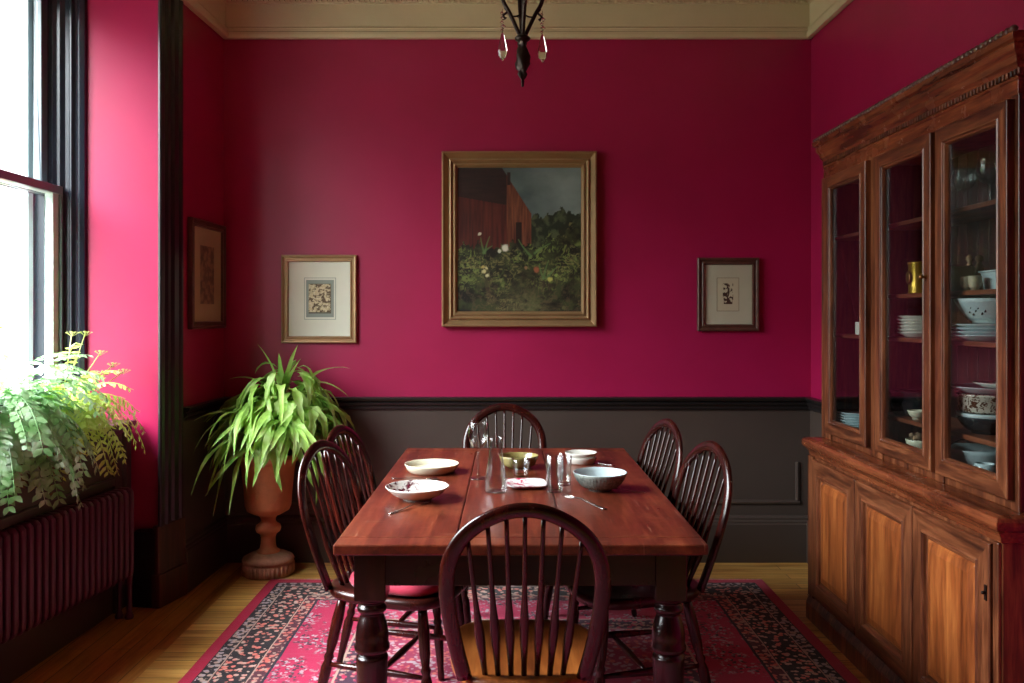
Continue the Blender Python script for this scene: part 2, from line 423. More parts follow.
# architrave with reeded face, black front plinth and dark wooden plinth block
m = MB()
arch = [(-1.678,4.16),(-1.678,4.075),(-1.673,4.066),(-1.664,4.062),(-1.656,4.070),(-1.652,4.090),(-1.660,4.097),(-1.660,4.112),(-1.646,4.120),(-1.646,4.150),(-1.655,4.156),(-1.653,4.170),(-1.638,4.178),(-1.632,4.215),(-1.640,4.222),(-1.624,4.232),(-1.622,4.250),(-1.66,4.256)]
m.prism(arch, .385, 3.1, 'Z'); struct(m.build('trim_1', M['blackpaint'], bevel=.002), 'black reeded architrave beside the window')
m = MB(); arch2 = [(x, 4.95-y+1.64-.03) for x, y in arch]; m.prism([(x-.01, WN-.06+(4.16-y)) for x, y in arch], .385, 3.1, 'Z'); struct(m.build('trim_2', M['blackpaint'], bevel=.002))
m = MB(); m.prism([(-1.668,4.052),(-1.615,4.262),(-1.66,4.262),(-1.70,4.06)], 0, .39, 'Z')
m.prism([(-1.660,4.048),(-1.606,4.266),(-1.66,4.262),(-1.70,4.05)], 0, .16, 'Z'); struct(m.build('trim_3', M['plinthwood'], bevel=.004), 'dark wooden plinth block below the architrave')
m = MB(); m.prism([(-1.80,4.07),(-1.672,4.055),(-1.69,4.15),(-1.80,4.14)], 0, .36, 'Z'); struct(m.build('trim_4', M['blackpaint'], bevel=.004))

# dado on back wall: backing, rail, panel moulding, skirting
def rail_prof(s=1.0): return [(0,.862),(.010,.862),(.014,.872),(.014,.882),(.026,.892),(.030,.902),(.020,.908),(.034,.914),(.042,.926),(.042,.934),(.0,.936)]
skirt = [(0,0),(.030,0),(.030,.215),(.026,.222),(.026,.232),(.018,.238),(.018,.250),(.010,.262),(0,.264)]
m = MB(); m.box(XL, XR, YB-.008, YB, 0, .90); m.prism([(XL,YB),(XL+.008,YB),(-1.642+.012,4.256),(-1.642,4.256)], 0, .9, 'Z')
m.box(XR-.008, XR, 3.5, YB, 0, .9)
struct(m.build('wall_dado', M['dado']), 'dark taupe painted wainscot')
path = [(-1.640,4.27),(XL+.002,YB-.008),(XR-.008,YB-.008),(XR-.008,3.92)]
m = MB(); m.sweep(rail_prof(), path); struct(m.build('trim_5', M['blackpaint'], bevel=.001), 'black moulded dado rail')
m = MB(); m.sweep(skirt, path); struct(m.build('baseboard_back', M['dado'], bevel=.001), 'dark taupe skirting board')
m = MB(); yb = YB-.008
def mould(mb, x0, x1, z0, z1):
    # rounded bead lying on the wall
    if x1-x0 > z1-z0: mb.prism([(yb,z0),(yb-.008,z0),(yb-.013,(z0+z1)/2),(yb-.008,z1),(yb,z1)], x0, x1, 'X')
    else: mb.prism([(x0,yb),(x0,yb-.008),((x0+x1)/2,yb-.013),(x1,yb-.008),(x1,yb)], z0, z1, 'Z')
mould(m, -1.50, 1.655, .326, .350); mould(m, 1.632, 1.655, .345, .565); mould(m, -1.50, -1.477, .345, .565)
struct(m.build('trim_6', M['dado'], bevel=.001), 'raised panel moulding on the wainscot')

# cream frieze, picture rail and cornice
m = MB(); m.box(XL, XR, YB-.012, YB, 2.97, ZC)
m.prism([(XL,YB),(XL+.012,YB),(-1.642+.012,4.16),(-1.69+.012,WN),(XL+.012,YR),(XL,YR),(-1.69,WN),(-1.642,4.16)], 2.97, ZC, 'Z')
m.box(XR-.012, XR, YR, YB, 2.97, ZC); struct(m.build('trim_7', M['cream']), 'cream painted frieze')
m = MB(); pr = [(0,2.965),(.022,2.968),(.026,2.985),(.024,3.002),(.012,3.008),(.012,3.020),(.018,3.026),(.010,3.034),(0,3.036)]
per = [(XL+.012,YR),(-1.678,WN),(-1.630,4.16),(XL+.012,YB-.012),(XR-.012,YB-.012),(XR-.012,YR)]
m.sweep(pr, per); struct(m.build('trim_8', M['cream'], bevel=.001), 'cream picture rail moulding')
m = MB(); cr = [(0,3.165),(.012,3.168),(.016,3.185),(.03,3.2),(.05,3.23),(.09,3.27),(.14,3.29),(.15,3.30),(.15,3.32),(.165,3.325),(.165,ZC),(0,ZC)]
m.sweep(cr, per)
for i in range(110):
    x = XL+.04+i*.03
    if x < XR-.04: m.box(x, x+.016, YB-.05, YB-.012, 3.172, 3.196)
struct(m.build('trim_9', M['cream'], bevel=.001), 'cream plaster cornice')

# ---------------------------------------------------------------- window
wf = MB()   # casing: jambs, head, reveal mouldings
wf.prism([(-2.03,4.115),(-2.035,4.085),(-2.055,4.075),(-2.062,4.082),(-2.075,4.078),(-2.085,4.060),(-2.095,4.060),(-2.10,4.07),(-2.12,4.068),(-2.135,4.05),(-2.15,4.05),(-2.165,4.04),(-2.185,4.04),(-2.19,4.03),(-2.26,4.03),(-2.26,4.13),(-2.05,4.13)], .90, 3.02, 'Z')
wf.prism([(-2.03,WN-.01),(-2.035,WN+.03),(-2.12,WN+.05),(-2.26,WN+.07),(-2.26,WN-.03)], .90, 3.02, 'Z')
wf.box(-2.26, -2.04, WN, 4.1, 2.955, 3.03)
BAYS = [(2.93, 4.045), (WN+.06, 2.85)]
for yb0, yb1 in BAYS[:1]: wf.box(-2.25, -2.11, yb0-.08, yb0, .90, 2.96)
win = wf.build('window_1', M['casing'], bevel=.002); struct(win, 'wide sash window in dark casing')
def sash(name, x0, x1, y0, y1, z0, z1, st, rb, rt, mat):
    m = MB(); m.box(x0,x1,y0,y0+st,z0,z1); m.box(x0,x1,y1-st,y1,z0,z1); m.box(x0,x1,y0+st,y1-st,z0,z0+rb); m.box(x0,x1,y0+st,y1-st,z1-rt,z1)
    o = m.build(name, mat, win, bevel=.003)
    g = MB(); xm = (x0+x1)/2; g.box(xm-.002, xm+.002, y0+st, y1-st, z0+rb, z1-rt); g.build('glass_pane', M['pane'], o)
    return o
for yb0, yb1 in BAYS:
    sash('lower_sash', -2.175, -2.135, yb0, yb1, .92, 2.005, .055, .08, .035, M['sash'])
    sash('upper_sash', -2.225, -2.185, yb0, yb1-.01, 1.97, 2.96, .055, .035, .055, M['sashgrey'])
    m = MB(); m.box(-2.134,-2.118, yb0, yb1, 1.972, 2.01); m.box(-2.134,-2.118,yb1-.01,yb1+.002,.92,1.975); m.build('sash_bead', M['sashgrey'], win, bevel=.002)
m = MB(); m.box(-2.34,-2.19, WN, 4.1, .84, .90); m.box(-2.34,-2.25,3.985,4.03,.9,3.0); m.box(-2.34,-2.25,WN,WN+.06,.9,3.0); m.build('outer_frame', M['sash'], win, bevel=.003)
# sill board and panelled breast below
m = MB(); m.prism([(-2.17,4.12),(-1.79,4.10),(-1.875,2.46),(-1.92,WN),(-2.17,WN)], .868, .895, 'Z')
m.prism([(-2.1,4.10),(-1.805,4.085),(-1.89,2.46),(-1.935,WN),(-2.1,WN)], .845, .868, 'Z')
struct(m.build('window_sill', M['blackpaint'], bevel=.006), 'deep black painted window sill')
m = MB(); m.prism([(-2.1,4.12),(-1.845,4.10),(-1.93,2.46),(-1.975,WN),(-2.1,WN)], 0, .85, 'Z')
m.prism([(-1.845,4.10),(-1.815,4.098),(-1.818,4.05),(-1.846,4.04)], .56, .85, 'Z')
for z0, z1 in ((.79,.85),(.60,.64)): m.prism([(-1.85,4.10),(-1.833,4.10),(-1.918,2.46),(-1.963,WN),(-1.98,WN),(-1.94,2.46)], z0, z1, 'Z')
m.prism([(-1.85,4.10),(-1.833,4.10),(-1.838,3.98),(-1.86,3.98)], 0, .85, 'Z')
struct(m.build('wall_sill_panel', M['dado'], bevel=.003), 'dark panelled breast below the sill')

# ---------------------------------------------------------------- garden outside
m = MB(); m.box(-40, -2.45, -20, 40, -.6, -.5); g = m.build('ground_outside', M['grass']); struct(g)
def bush(loc, rx, ry, rz, n, label, seed, ls=.09):
    rnd = random.Random(seed); t = thing('garden_shrub', label, 'shrub', loc)
    m = MB()
    for i in range(n):
        while True:
            p = Vector((rnd.uniform(-1,1), rnd.uniform(-1,1), rnd.uniform(-1,1)))
            if .35 < p.length < 1: break
        wgt = .8+.35*noise.noise(p*2.3+Vector((seed,0,0)))
        c = Vector((p.x*rx*wgt, p.y*ry*wgt, rz+p.z*rz*wgt)); a = Vector((rnd.gauss(0,1), rnd.gauss(0,1), rnd.gauss(0,1))).normalized(); b = a.orthogonal().normalized()
        s = ls*rnd.uniform(.6, 1.4)
        m.add([c-a*s, c+b*s*.4, c+a*s, c-b*s*.4], [(0,1,2,3)])
    m.build('foliage', M['garden'], t, fix=False)
    m = MB()
    for i in range(9):
        a = rnd.uniform(0, 2*PI); q = Vector((math.cos(a)*rx*.6, math.sin(a)*ry*.6, rz*rnd.uniform(1.1,1.8)))
        m.tube([(0,0,0), q*.5+Vector((0,0,.15)), q], [.04,.025,.008], 6)
    m.build('branches', M['bark'], t)
bush((-5.6, 8.6, -.5), 1.5, 1.5, 1.15, 5200, 'pale yellow-green shrub outside the window, nearest the far jamb', 3)
bush((-7.6, 5.2, -.5), 1.3, 1.6, 1.35, 4200, 'pale yellow-green shrub outside the window, further left', 5)
def bare_tree():
    rnd = random.Random(11); t = thing('bare_tree', 'thin bare-branched tree seen through the upper window', 'tree', (-9.4, 13.0, -.5)); m = MB()
    def br(p, d, l, r, k):
        pts = [p]; q = p.copy(); dd = d.copy()
        for i in range(4):
            dd = (dd+Vector((rnd.gauss(0,.15), rnd.gauss(0,.15), rnd.gauss(.03,.08)))).normalized(); q = q+dd*l/4; pts.append(q.copy())
        m.tube(pts, [r*(1-.12*i) for i in range(5)], 5)
        if k > 0:
            for j in range(3):
                s = pts[rnd.choice((2,3,4))]; e = (dd+Vector((rnd.gauss(0,.6), rnd.gauss(0,.6), rnd.gauss(.2,.4)))).normalized(); br(s, e, l*.68, r*.5, k-1)
    br(Vector((0,0,0)), Vector((0,0,1)), 3.0, .09, 5); m.build('branches', M['bark'], t)
bare_tree()

# ---------------------------------------------------------------- radiator
rad = thing('radiator', 'plum enamelled column radiator standing under the window sill', 'radiator', (-1.768, 3.955, 0), math.radians(-8.3))
# local y runs towards the camera (negative), x = depth
NSEC = 34; P_ = .0415
for k in range(NSEC):
    y = -.03-k*P_; m = MB()
    out = [(-.04,.185),(.028,.185),(.042,.205),(.045,.24),(.045,.55),(.042,.585),(.028,.603),(-.028,.603),(-.042,.58),(-.045,.2)]
    m.prism(out, y-.013, y+.013, 'Y')
    o = m.build('radiator_section', M['plum'], rad, bevel=.008)
m = MB(); m.box(-.03,.03, -.03-NSEC*P_+.02, -.02, .21, .245); m.box(-.03,.03,-.03-NSEC*P_+.02,-.02,.55,.585); m.build('header_pipe', M['plum'], rad, bevel=.008)
for y in (-.03, -.03-(NSEC-1)*P_):
    m = MB(); m.lathe([(.018,0),(.02,.01),(.012,.03),(.011,.12),(.016,.2)], 12, (.025, y, 0)); m.lathe([(.018,0),(.02,.01),(.012,.03),(.011,.12),(.016,.2)], 12, (-.025, y, 0)); m.build('foot', M['plum'], rad)

# ---------------------------------------------------------------- rug
rug = thing('persian_rug', 'large crimson Persian rug with dark floral border under the dining table', 'rug', ((-1.25+1.335)/2, 4.47-RL/2, 0))
m = MB(); nx, ny = 30, 40
vs = [((i/nx-.5)*RW, (j/ny-.5)*RL, .009+.0015*noise.noise(Vector((i*.35, j*.35, 1)))) for j in range(ny+1) for i in range(nx+1)]
m.add(vs, [(j*(nx+1)+i, j*(nx+1)+i+1, (j+1)*(nx+1)+i+1, (j+1)*(nx+1)+i) for j in range(ny) for i in range(nx)], True)
m.box(-RW/2, RW/2, -RL/2, RL/2, .0005, .006)
m.build('rug_pile', M['rug'], rug, fix=False)
for e in (1, -1):
    m = MB()
    for i in range(330):
        x = -RW/2+.005+i*(RW-.01)/329; L = random.uniform(.022, .036); dx = random.uniform(-.006,.006)
        m.add([(x-.003, e*RL/2, .004),(x+.003, e*RL/2, .004),(x+.002+dx, e*(RL/2+L), .002),(x-.002+dx, e*(RL/2+L), .002)], [(0,1,2,3)])
    m.build('fringe', M['fringe'], rug, fix=False, solid=.002)
RZ = .0128   # top of rug: legs stand on it

# ---------------------------------------------------------------- dining table
TX0, TX1, TY0, TY1 = -.495, .567, 2.402, 4.155
tb = thing('dining_table', 'reddish mahogany farmhouse dining table with turned legs on the rug', 'table', ((TX0+TX1)/2, (TY0+TY1)/2, RZ))
hw, hl = (TX1-TX0)/2, (TY1-TY0)/2; TZ = .75-RZ
m = MB(); edge = lambda i, z: (i, z)
cx = (TX0+TX1)/2; s1, s2 = -.150-cx, .165-cx; be = .085; g_ = .0007
def slab(m, x0, x1, y0, y1): m.box(x0, x1, y0, y1, TZ-.030, TZ)
slab(m, -hw, s1-g_, -hl+be, hl-be); slab(m, s1+g_, s2-g_, -hl+be, hl-be); slab(m, s2+g_, hw, -hl+be, hl-be)
slab(m, -hw, hw, -hl, -hl+be-g_*1.3); slab(m, -hw, hw, hl-be+g_*1.3, hl)
top = m.build('tabletop', M['tabletop'], tb, bevel=.0045)
m = MB(); a_ = .055
m.box(-hw+.05, hw-.05, -hl+.06, -hl+.085, TZ-.135, TZ-.030); m.box(-hw+.05, hw-.05, hl-.085, hl-.06, TZ-.135, TZ-.030)
m.box(-hw+.06, -hw+.085, -hl+.085, hl-.085, TZ-.135, TZ-.030); m.box(hw-.085, hw-.06, -hl+.085, hl-.085, TZ-.135, TZ-.030)
m.box(-hw+.02, hw-.02, -hl+.02, hl-.02, TZ-.037, TZ-.030)
m.build('apron', M['tablewood'], tb, bevel=.003)
def table_leg():
    m = MB(); m.box(-.046,.046,-.046,.046,.558,TZ-.030)
    pf = [(.020,0),(.026,.004),(.029,.03),(.024,.05),(.030,.06),(.034,.075),(.027,.09),(.024,.10),(.028,.14),(.038,.22),(.044,.30),(.046,.36),(.047,.385),(.040,.392),(.041,.398),(.051,.405),(.052,.416),(.048,.425),(.049,.445),(.045,.475),(.037,.50),(.032,.51),(.037,.515),(.043,.522),(.043,.532),(.036,.540),(.034,.545),(.045,.552),(.045,.559)]
    m.lathe(pf, 28); return m
lm = table_leg().build('leg', M['legwood'], tb, bevel=.004)
lx, ly = hw-.095, hl-.10
lm.location = (-lx, -ly, 0)
for sx, sy in ((1,-1),(-1,1),(1,1)):
    c = lm.copy(); COL.objects.link(c); c.parent = tb; c.location = (sx*lx, sy*ly, 0)

# ---------------------------------------------------------------- windsor chairs
SZ = .46
def seat_outline(n=48):
    out = []
    for k in range(n):
        a = 2*PI*k/n; c, s = math.cos(a), math.sin(a)
        x = math.copysign(abs(c)**.62, c); y = math.copysign(abs(s)**.62, s)
        w = .205+.018*y; out.append((x*w, .02+y*.232))
    return out
def bow_pts():
    ctrl = [(0,.160),(.10,.182),(.20,.198),(.28,.203),(.345,.194),(.40,.168),(.44,.130),(.468,.085),(.484,.042),(.489,0)]
    R = [(x, h) for h, x in ctrl]; L = [(-x, h) for x, h in R[:-1]]
    return L + R[::-1]
LEAN = .25
def bp(x, h): return (x*.97, -.175-LEAN*h, SZ-.004+h*.95)
BOW = catmull([bp(x, h) for x, h in bow_pts()], 5)
def bow_h(x):
    ctrl = [(.489,0),(.484,.042),(.468,.085),(.44,.130),(.40,.168),(.345,.194),(.28,.203)]
    x = abs(x)
    for (h0, x0), (h1, x1) in zip(ctrl, ctrl[1:]):
        if x0 <= x <= x1: return h0+(h1-h0)*(x-x0)/(x1-x0)
    return .28
def make_chair(label, seat_mat, group):
    t = thing('dining_chair', label, 'chair', (0,0,0), 0, group)
    m = MB(); o = seat_outline(); n = len(o); vs = []
    rings = [(.90, SZ-.040),(.97, SZ-.034),(1.0, SZ-.022),(1.0, SZ-.010),(.975, SZ-.001),(.93, SZ)]
    for sc, z in rings: vs += [(x*sc, .02+(y-.02)*sc, z) for x, y in o]
    for sc, dz in ((.8,-.006),(.6,-.010),(.4,-.011),(.2,-.010)): vs += [(x*sc, .02+(y-.02)*sc, SZ+dz+(.004 if abs(x) < .03 and y > 0 else 0)) for x, y in o]
    R = 10; fs = [(i*n+k, i*n+(k+1) % n, (i+1)*n+(k+1) % n, (i+1)*n+k) for i in range(R-1) for k in range(n)] + [tuple(range(n))[::-1], tuple(range((R-1)*n, R*n))]
    m.add(vs, fs, True); m.build('seat', seat_mat, t)
    m = MB(); m.tube(BOW, [(.0115 if 8 < i < len(BOW)-9 else .0115, .0205) for i in range(len(BOW))], 12, up=(0, 1, LEAN)); m.build('bow', M['chair'], t)
    for i in range(7):
        k = i-3; xb = k*.034; xt = k*.0475+ (0 if abs(k) < 3 else .004*k/3); ht = bow_h(xt)-.012
        a = Vector((xb, -.150, SZ-.008)); b = Vector(bp(xt, ht)); pts = []; rr = []
        for q in range(13):
            u = q/12; pts.append(a.lerp(b, u)+Vector((0, -.006*math.sin(u*PI), 0))); rr.append(.0058+.0065*math.exp(-((u-.30)/.15)**2)+.0015*(1-u))
        m = MB(); m.tube(pts, rr, 8); m.build('spindle', M['chair'], t)
    def leg(x, y, x2, y2):
        a = Vector((x2, y2, RZ)); b = Vector((x, y, SZ-.025)); prof = [(0,.011),(.03,.0135),(.10,.012),(.2,.015),(.33,.0185),(.42,.019),(.47,.013),(.50,.018),(.53,.013),(.62,.0185),(.8,.020),(.9,.017),(1,.014)]
        m = MB(); m.tube([a.lerp(b, u) for u, r in prof], [r for u, r in prof], 12); m.build('leg', M['chair'], t)
    for s in (-1, 1): leg(s*.150, .17, s*.195, .215); leg(s*.135, -.13, s*.185, -.215)
    def lerp_leg(s, front, z):
        p0, p1 = ((.150,.17),(.195,.215)) if front else ((.135,-.13),(.185,-.215)); u = (z-RZ)/(SZ-.025-RZ)
        return Vector((s*(p1[0]+(p0[0]-p1[0])*u), p1[1]+(p0[1]-p1[1])*u, z))
    mids = []
    for s in (-1, 1):
        a, b = lerp_leg(s, 1, .20), lerp_leg(s, 0, .20); mids.append(a.lerp(b, .45)); m = MB()
        m.tube([a.lerp(b, u) for u in (0,.2,.5,.8,1)], [.007,.010,.014,.010,.007], 10); m.build('stretcher', M['chair'], t)
    m = MB(); m.tube([mids[0].lerp(mids[1], u) for u in (0,.2,.5,.8,1)], [.007,.010,.013,.010,.007], 10); m.build('stretcher', M['chair'], t)
    return t
G = 'bow-back dining chairs around the table'
ch = make_chair('bow-back wooden dining chair nearest the camera, at the near end of the table', M['chairseat'], G)
ch.location = (.042, 2.385, 0)
dk = make_chair('bow-back dark wooden dining chair at the far end of the table by the back wall', M['chairseatdark'], G)
dk.location = (-.018, 4.13, 0); dk.rotation_euler = (0, 0, PI)
R_ = math.radians
CL = [(-.405, 3.03, R_(-107), 'bow-back chair with red cushion on the left side of the table, nearer the camera'),
      (-.415, 3.475, R_(-104), 'bow-back chair with red cushion on the left side of the table, nearer the back wall'),
      (.455, 3.03, R_(103), 'dark bow-back chair on the right side of the table, nearer the camera'),
      (.42, 3.69, R_(104), 'dark bow-back chair on the right side of the table, nearer the back wall')]
for x, y, r, lb in CL: dup(dk, (x, y, 0), r, lb)
def cushion(x, y, r, lb):
    m = MB(); o = seat_outline(40); n = len(o); vs = []
    prof = [(.0,0),(.80,0),(.88,.006),(.91,.02),(.88,.034),(.78,.044),(.5,.050),(.2,.052)]
    fs = []
    for sc, z in prof[1:]: vs += [(px*sc, .045+(py-.02)*sc*.86, SZ+.001+z) for px, py in o]
    R = len(prof)-1; fs = [(i*n+k, i*n+(k+1) % n, (i+1)*n+(k+1) % n, (i+1)*n+k) for i in range(R-1) for k in range(n)] + [tuple(range(n))[::-1], tuple(range((R-1)*n, R*n))]
    m.add(vs, fs, True); c = m.build('seat_cushion', M['cushion']); c.location = (x, y, 0); c.rotation_euler = (0, 0, r)
    tag(c, lb, 'cushion', 'red seat cushions')
cushion(*CL[0][:3], 'crimson seat cushion on the left chair nearer the camera')
cushion(*CL[1][:3], 'crimson seat cushion on the left chair nearer the back wall')

# ---------------------------------------------------------------- things on the table
T0 = .7505
def dish(name, prof, mat, label, cat, x, y, z=T0, group=None, seg=40, sx=1, sy=1, extra=None):
    m = MB(True); m.lathe(prof, seg, sx=sx, sy=sy); o = m.build(name, mat); o.location = (x, y, z); tag(o, label, cat, group); return o
TG = 'crockery and glasses on the dining table'
def lowdish(r, h): return [(.001,.006),(r*.6,.006),(r*.62,0),(r*.80,0),(r*.84,.004),(r*.93,h*.4),(r,h*.9),(r,h),(r*.975,h),(r*.90,h*.5),(r*.80,.012),(r*.5,.009),(.001,.009)]
def bowlp(r, h, foot=.42, t=.004, k=.8): 
    P = [(.001,.004),(r*foot*.85,.004),(r*foot*.9,0),(r*foot,0),(r*foot,.007)]
    for i in range(1, 9):
        u = i/8; P.append((r*(foot+(1-foot)*u**k), .007+(h-.007)*u**(1/k*1.25)))
    P.append((r-t*.5, h+.0015)); P.append((r-t, h))
    for i in range(7, 0, -1):
        u = i/8; P.append((r*(foot+(1-foot)*u**k)-t, .007+t+(h-.007-t)*u**(1/k*1.25)))
    P += [(r*foot*.6,.0115),(.001,.0105)]; return P
dish('low_dish', lowdish(.112,.036), M['cream_china'], 'empty white straight-sided dish on the left of the table, farther back', 'dish', -.315, 3.52, group=TG)
# patterned bowl
def mat_pattern(name, base, ink, sc, lo, hi, where=None):
    t = NT(name); v = t.coord(); n = t.noise(v, sc, 5, .65, 1.2)
    m_ = t.ramp(n, [(lo, (0,0,0,1)), (hi, (1,1,1,1))])
    if where:
        sp = t.n('ShaderNodeSeparateXYZ'); t.l(v, sp.inputs[0])
        msk = t.ramp(t.math('MULTIPLY_ADD', sp.outputs[0], where[0], where[1]), [(.3, (.12,.12,.12,1)), (.6, (1,1,1,1))]); m_ = t.math('MULTIPLY', m_, msk)
        zz = t.math('GREATER_THAN', sp.outputs[2], .009); 
    return t.bsdf(t.mix(m_, lin(base), lin(ink)), .22)
M['pat1'] = mat_pattern('plum_patterned_glaze', '#e2ded8', '#5a1c2c', 26, .47, .55, (-5, .42))
M['pat2'] = mat_pattern('pink_patterned_glaze', '#e4e0de', '#b81e50', 34, .50, .54, (-6, .55))
pb = bowlp(.112, .046, .45)
m = MB(True); m.lathe(pb, 40)
o = m.build('patterned_bowl', [M['white'], M['pat1']]); o.location = (-.320, 3.0, T0)
for p in o.data.polygons:
    c = p.center; q = p.normal
    if q.z > .05 and (q.x*c.x+q.y*c.y) <= 1e-6 and c.z > .006: p.material_index = 1
tag(o, 'white bowl with plum red pattern inside, on the left of the table', 'bowl', TG)
dish('olive_bowl', bowlp(.084, .052, .55, .004, .6), mat_pattern('olive_glaze', '#8c8150', '#3c3a22', 10, .5, .65), 'olive green bowl in the middle of the table behind the glasses', 'bowl', .046, 3.62, group=TG)
dish('small_white_dish', lowdish(.068,.030), M['white'], 'small white saucer under the shallow white dish, right of centre', 'dish', .322, 3.73, group=TG)
dish('small_white_dish', [(a, b) for a, b in lowdish(.070,.022)], M['white'], 'shallow white dish stacked on another, right of centre', 'dish', .320, 3.73, T0+.026, group=TG)
tb_ = dish('ribbed_bowl', bowlp(.101, .066, .42, .005, .75), None or M['whiteblue'], 'grey ribbed bowl with pale blue inside on the right of the table', 'bowl', .342, 3.16, group=TG)
M['greyrib'] = mat_pattern('grey_stoneware', '#8f968f', '#6c746e', 60, .45, .6)
tb_.data.materials.append(M['greyrib'])
for p in tb_.data.polygons:
    c = p.center; n = p.normal
    if (n.x*c.x+n.y*c.y) > 0 and c.z < .064: p.material_index = 1
m = MB(True)  # ribs
for k in range(48):
    a = 2*PI*k/48; pp = bowlp(.1016, .066, .42, .005, .75)[5:12]
    m.tube([(r*math.cos(a), r*math.sin(a), z) for r, z in pp], .0011, 4)
m.build('ribs', M['greyrib'], tb_)
# rounded square plate with pink pattern
m = MB(); n = 40; vs = []
def sq(r): 
    o = []
    for k in range(n):
        a = 2*PI*k/n; c, s = math.cos(a), math.sin(a); q = (abs(c)**5+abs(s)**5)**(-1/5); o.append((r*c*q, r*s*q*1.05))
    return o
for r, z in ((.045,0),(.055,.0),(.078,.012),(.078,.0145),(.073,.0135),(.055,.006),(.02,.005)): vs += [(x, y, z) for x, y in sq(r)]
m.add(vs, [(i*n+k, i*n+(k+1) % n, (i+1)*n+(k+1) % n, (i+1)*n+k) for i in range(6) for k in range(n)] + [tuple(range(n))[::-1], tuple(range(6*n, 7*n))], True)
o = m.build('side_plate', M['pat2']); o.location = (.070, 3.23, T0); o.rotation_euler = (0, 0, .1); tag(o, 'small square white plate with pink markings in the middle of the table', 'plate', TG)
# glasses
def glass_lathe(name, prof, label, x, y, z=T0, cat='glass', parts=None, group=TG):
    m = MB(True); m.lathe(prof, 40); o = m.build(name, M['glass']); o.location = (x, y, z); tag(o, label, cat, group); return o
def tumbler(r0, r1, h, t=.0022, b=.010):
    return [(.001,0),(r0-.002,0),(r0,.002),(r0+(r1-r0)*.5,h*.5),(r1,h),(r1-t*.5,h+.0008),(r1-t,h),(r0+(r1-r0)*.5-t,h*.5),(r0-t,b+.002),(r0-t-.003,b),(.001,b)]
wine = [(.001,.001),(.034,0),(.036,.0015),(.030,.004),(.012,.007),(.005,.014),(.0036,.03),(.0034,.08),(.004,.108),(.010,.117),(.024,.128),(.035,.147),(.0405,.170),(.040,.192),(.0355,.222),(.0350,.2228),(.0344,.222),(.0385,.192),(.039,.170),(.0335,.148),(.022,.130),(.008,.120),(.001,.118)]
glass_lathe('wine_glass', wine, 'tall stemmed wine glass left of the table centre', -.118, 3.38, cat='wine glass')
car = [(.001,0),(.040,0),(.043,.004),(.043,.02),(.038,.06),(.030,.10),(.0255,.14),(.0245,.175),(.0255,.198),(.0248,.199),(.0240,.198),(.0228,.175),(.0238,.14),(.028,.10),(.036,.06),(.0405,.02),(.038,.009),(.001,.007)]
glass_lathe('glass_carafe', car, 'slim clear glass carafe with wide base, left of the pink plate', -.045, 3.13, cat='carafe')
glass_lathe('tumbler', tumbler(.028, .036, .070), 'short clear tumbler in front of the olive bowl', .052, 3.43)
glass_lathe('tumbler', tumbler(.031, .034, .137), 'tall clear tumbler right of the pink plate', .172, 3.13)
glass_lathe('tumbler', tumbler(.027, .031, .110), 'clear tumbler beside the grey ribbed bowl, behind the tall one', .213, 3.25)
# cutlery
def fork(name, label, x, y, a, L=.19):
    t = thing(name, label, 'cutlery', (x, y, T0), a, 'cutlery on the dining table')
    t.scale = (L/.19, L/.19, L/.19)
    m = MB(True); pts = catmull([(0,0,.0015),(.05,0,.003),(.10,0,.007),(.135,0,.006),(.15,0,.003)], 4); N = len(pts)
    m.tube(pts, [(.0012, .0055-.0035*min(1, i/N*1.6)+(.005 if i > N-4 else 0)) for i in range(N)], 8, up=(0,0,1)); m.build('handle', M['steel'], t)
    m = MB(True)
    if 'fork' in name:
        m.tube([(.148,0,.003),(.156,0,.0025),(.160,0,.0025)], [(.001,.0065),(.001,.0105),(.001,.0105)], 8, up=(0,0,1))
        for k in range(4):
            yy = (k-1.5)*.0058; m.tube([(.158,yy,.0028),(.172,yy,.0018),(.19,yy,.0038)], [.0011,.0011,.0007], 6)
        m.build('tines', M['steel'], t)
    else:
        m.lathe([(.001,.0008),(.008,.0012),(.014,.003),(.017,.006),(.016,.0062),(.013,.004),(.007,.0022),(.001,.002)], 20, (.168,0,.0005), 1.3, .95); m.build('spoon_bowl', M['steel'], t)
fork('dinner_fork', 'silver fork lying below the plum patterned bowl', -.385, 2.77, R_(59), .215)
fork('dessert_spoon', 'silver spoon between the two dishes on the left of the table', -.462, 3.375, R_(-8)) 
fork('dinner_fork', 'silver fork in front of the grey ribbed bowl', .325, 2.835, R_(119), .255)
fork('dessert_spoon', 'silver spoon lying along the right of the grey ribbed bowl', .50, 3.11, R_(160))
fork('dessert_spoon', 'silver spoon beside the small stacked white dishes', .46, 3.66, R_(150))

# ---------------------------------------------------------------- pictures
def art_plane(name, w, h, nx, ny, fn, mat, parent, Mx, off):
    vs = []; cols = []
    for j in range(ny+1):
        for i in range(nx+1):
            u, v = i/nx, j/ny; vs.append(Mx @ Vector(((u-.5)*w, (v-.5)*h, off))); cols.append(fn(u, v))
    fs = [(j*(nx+1)+i, j*(nx+1)+i+1, (j+1)*(nx+1)+i+1, (j+1)*(nx+1)+i) for j in range(ny) for i in range(nx)]
    me = bpy.data.meshes.new(name); me.from_pydata([tuple(v) for v in vs], [], fs); me.materials.append(mat)
    ca = me.color_attributes.new('col', 'FLOAT_COLOR', 'POINT')
    for k, c in enumerate(cols): ca.data[k].color = c
    o = bpy.data.objects.new(name, me); COL.objects.link(o); o.parent = parent; return o
def sm(a, b, x): t = max(0, min(1, (x-a)/(b-a))); return t*t*(3-2*t)
def mx(a, b, t): return tuple(a[i]*(1-t)+b[i]*t for i in range(3)) + (1,)
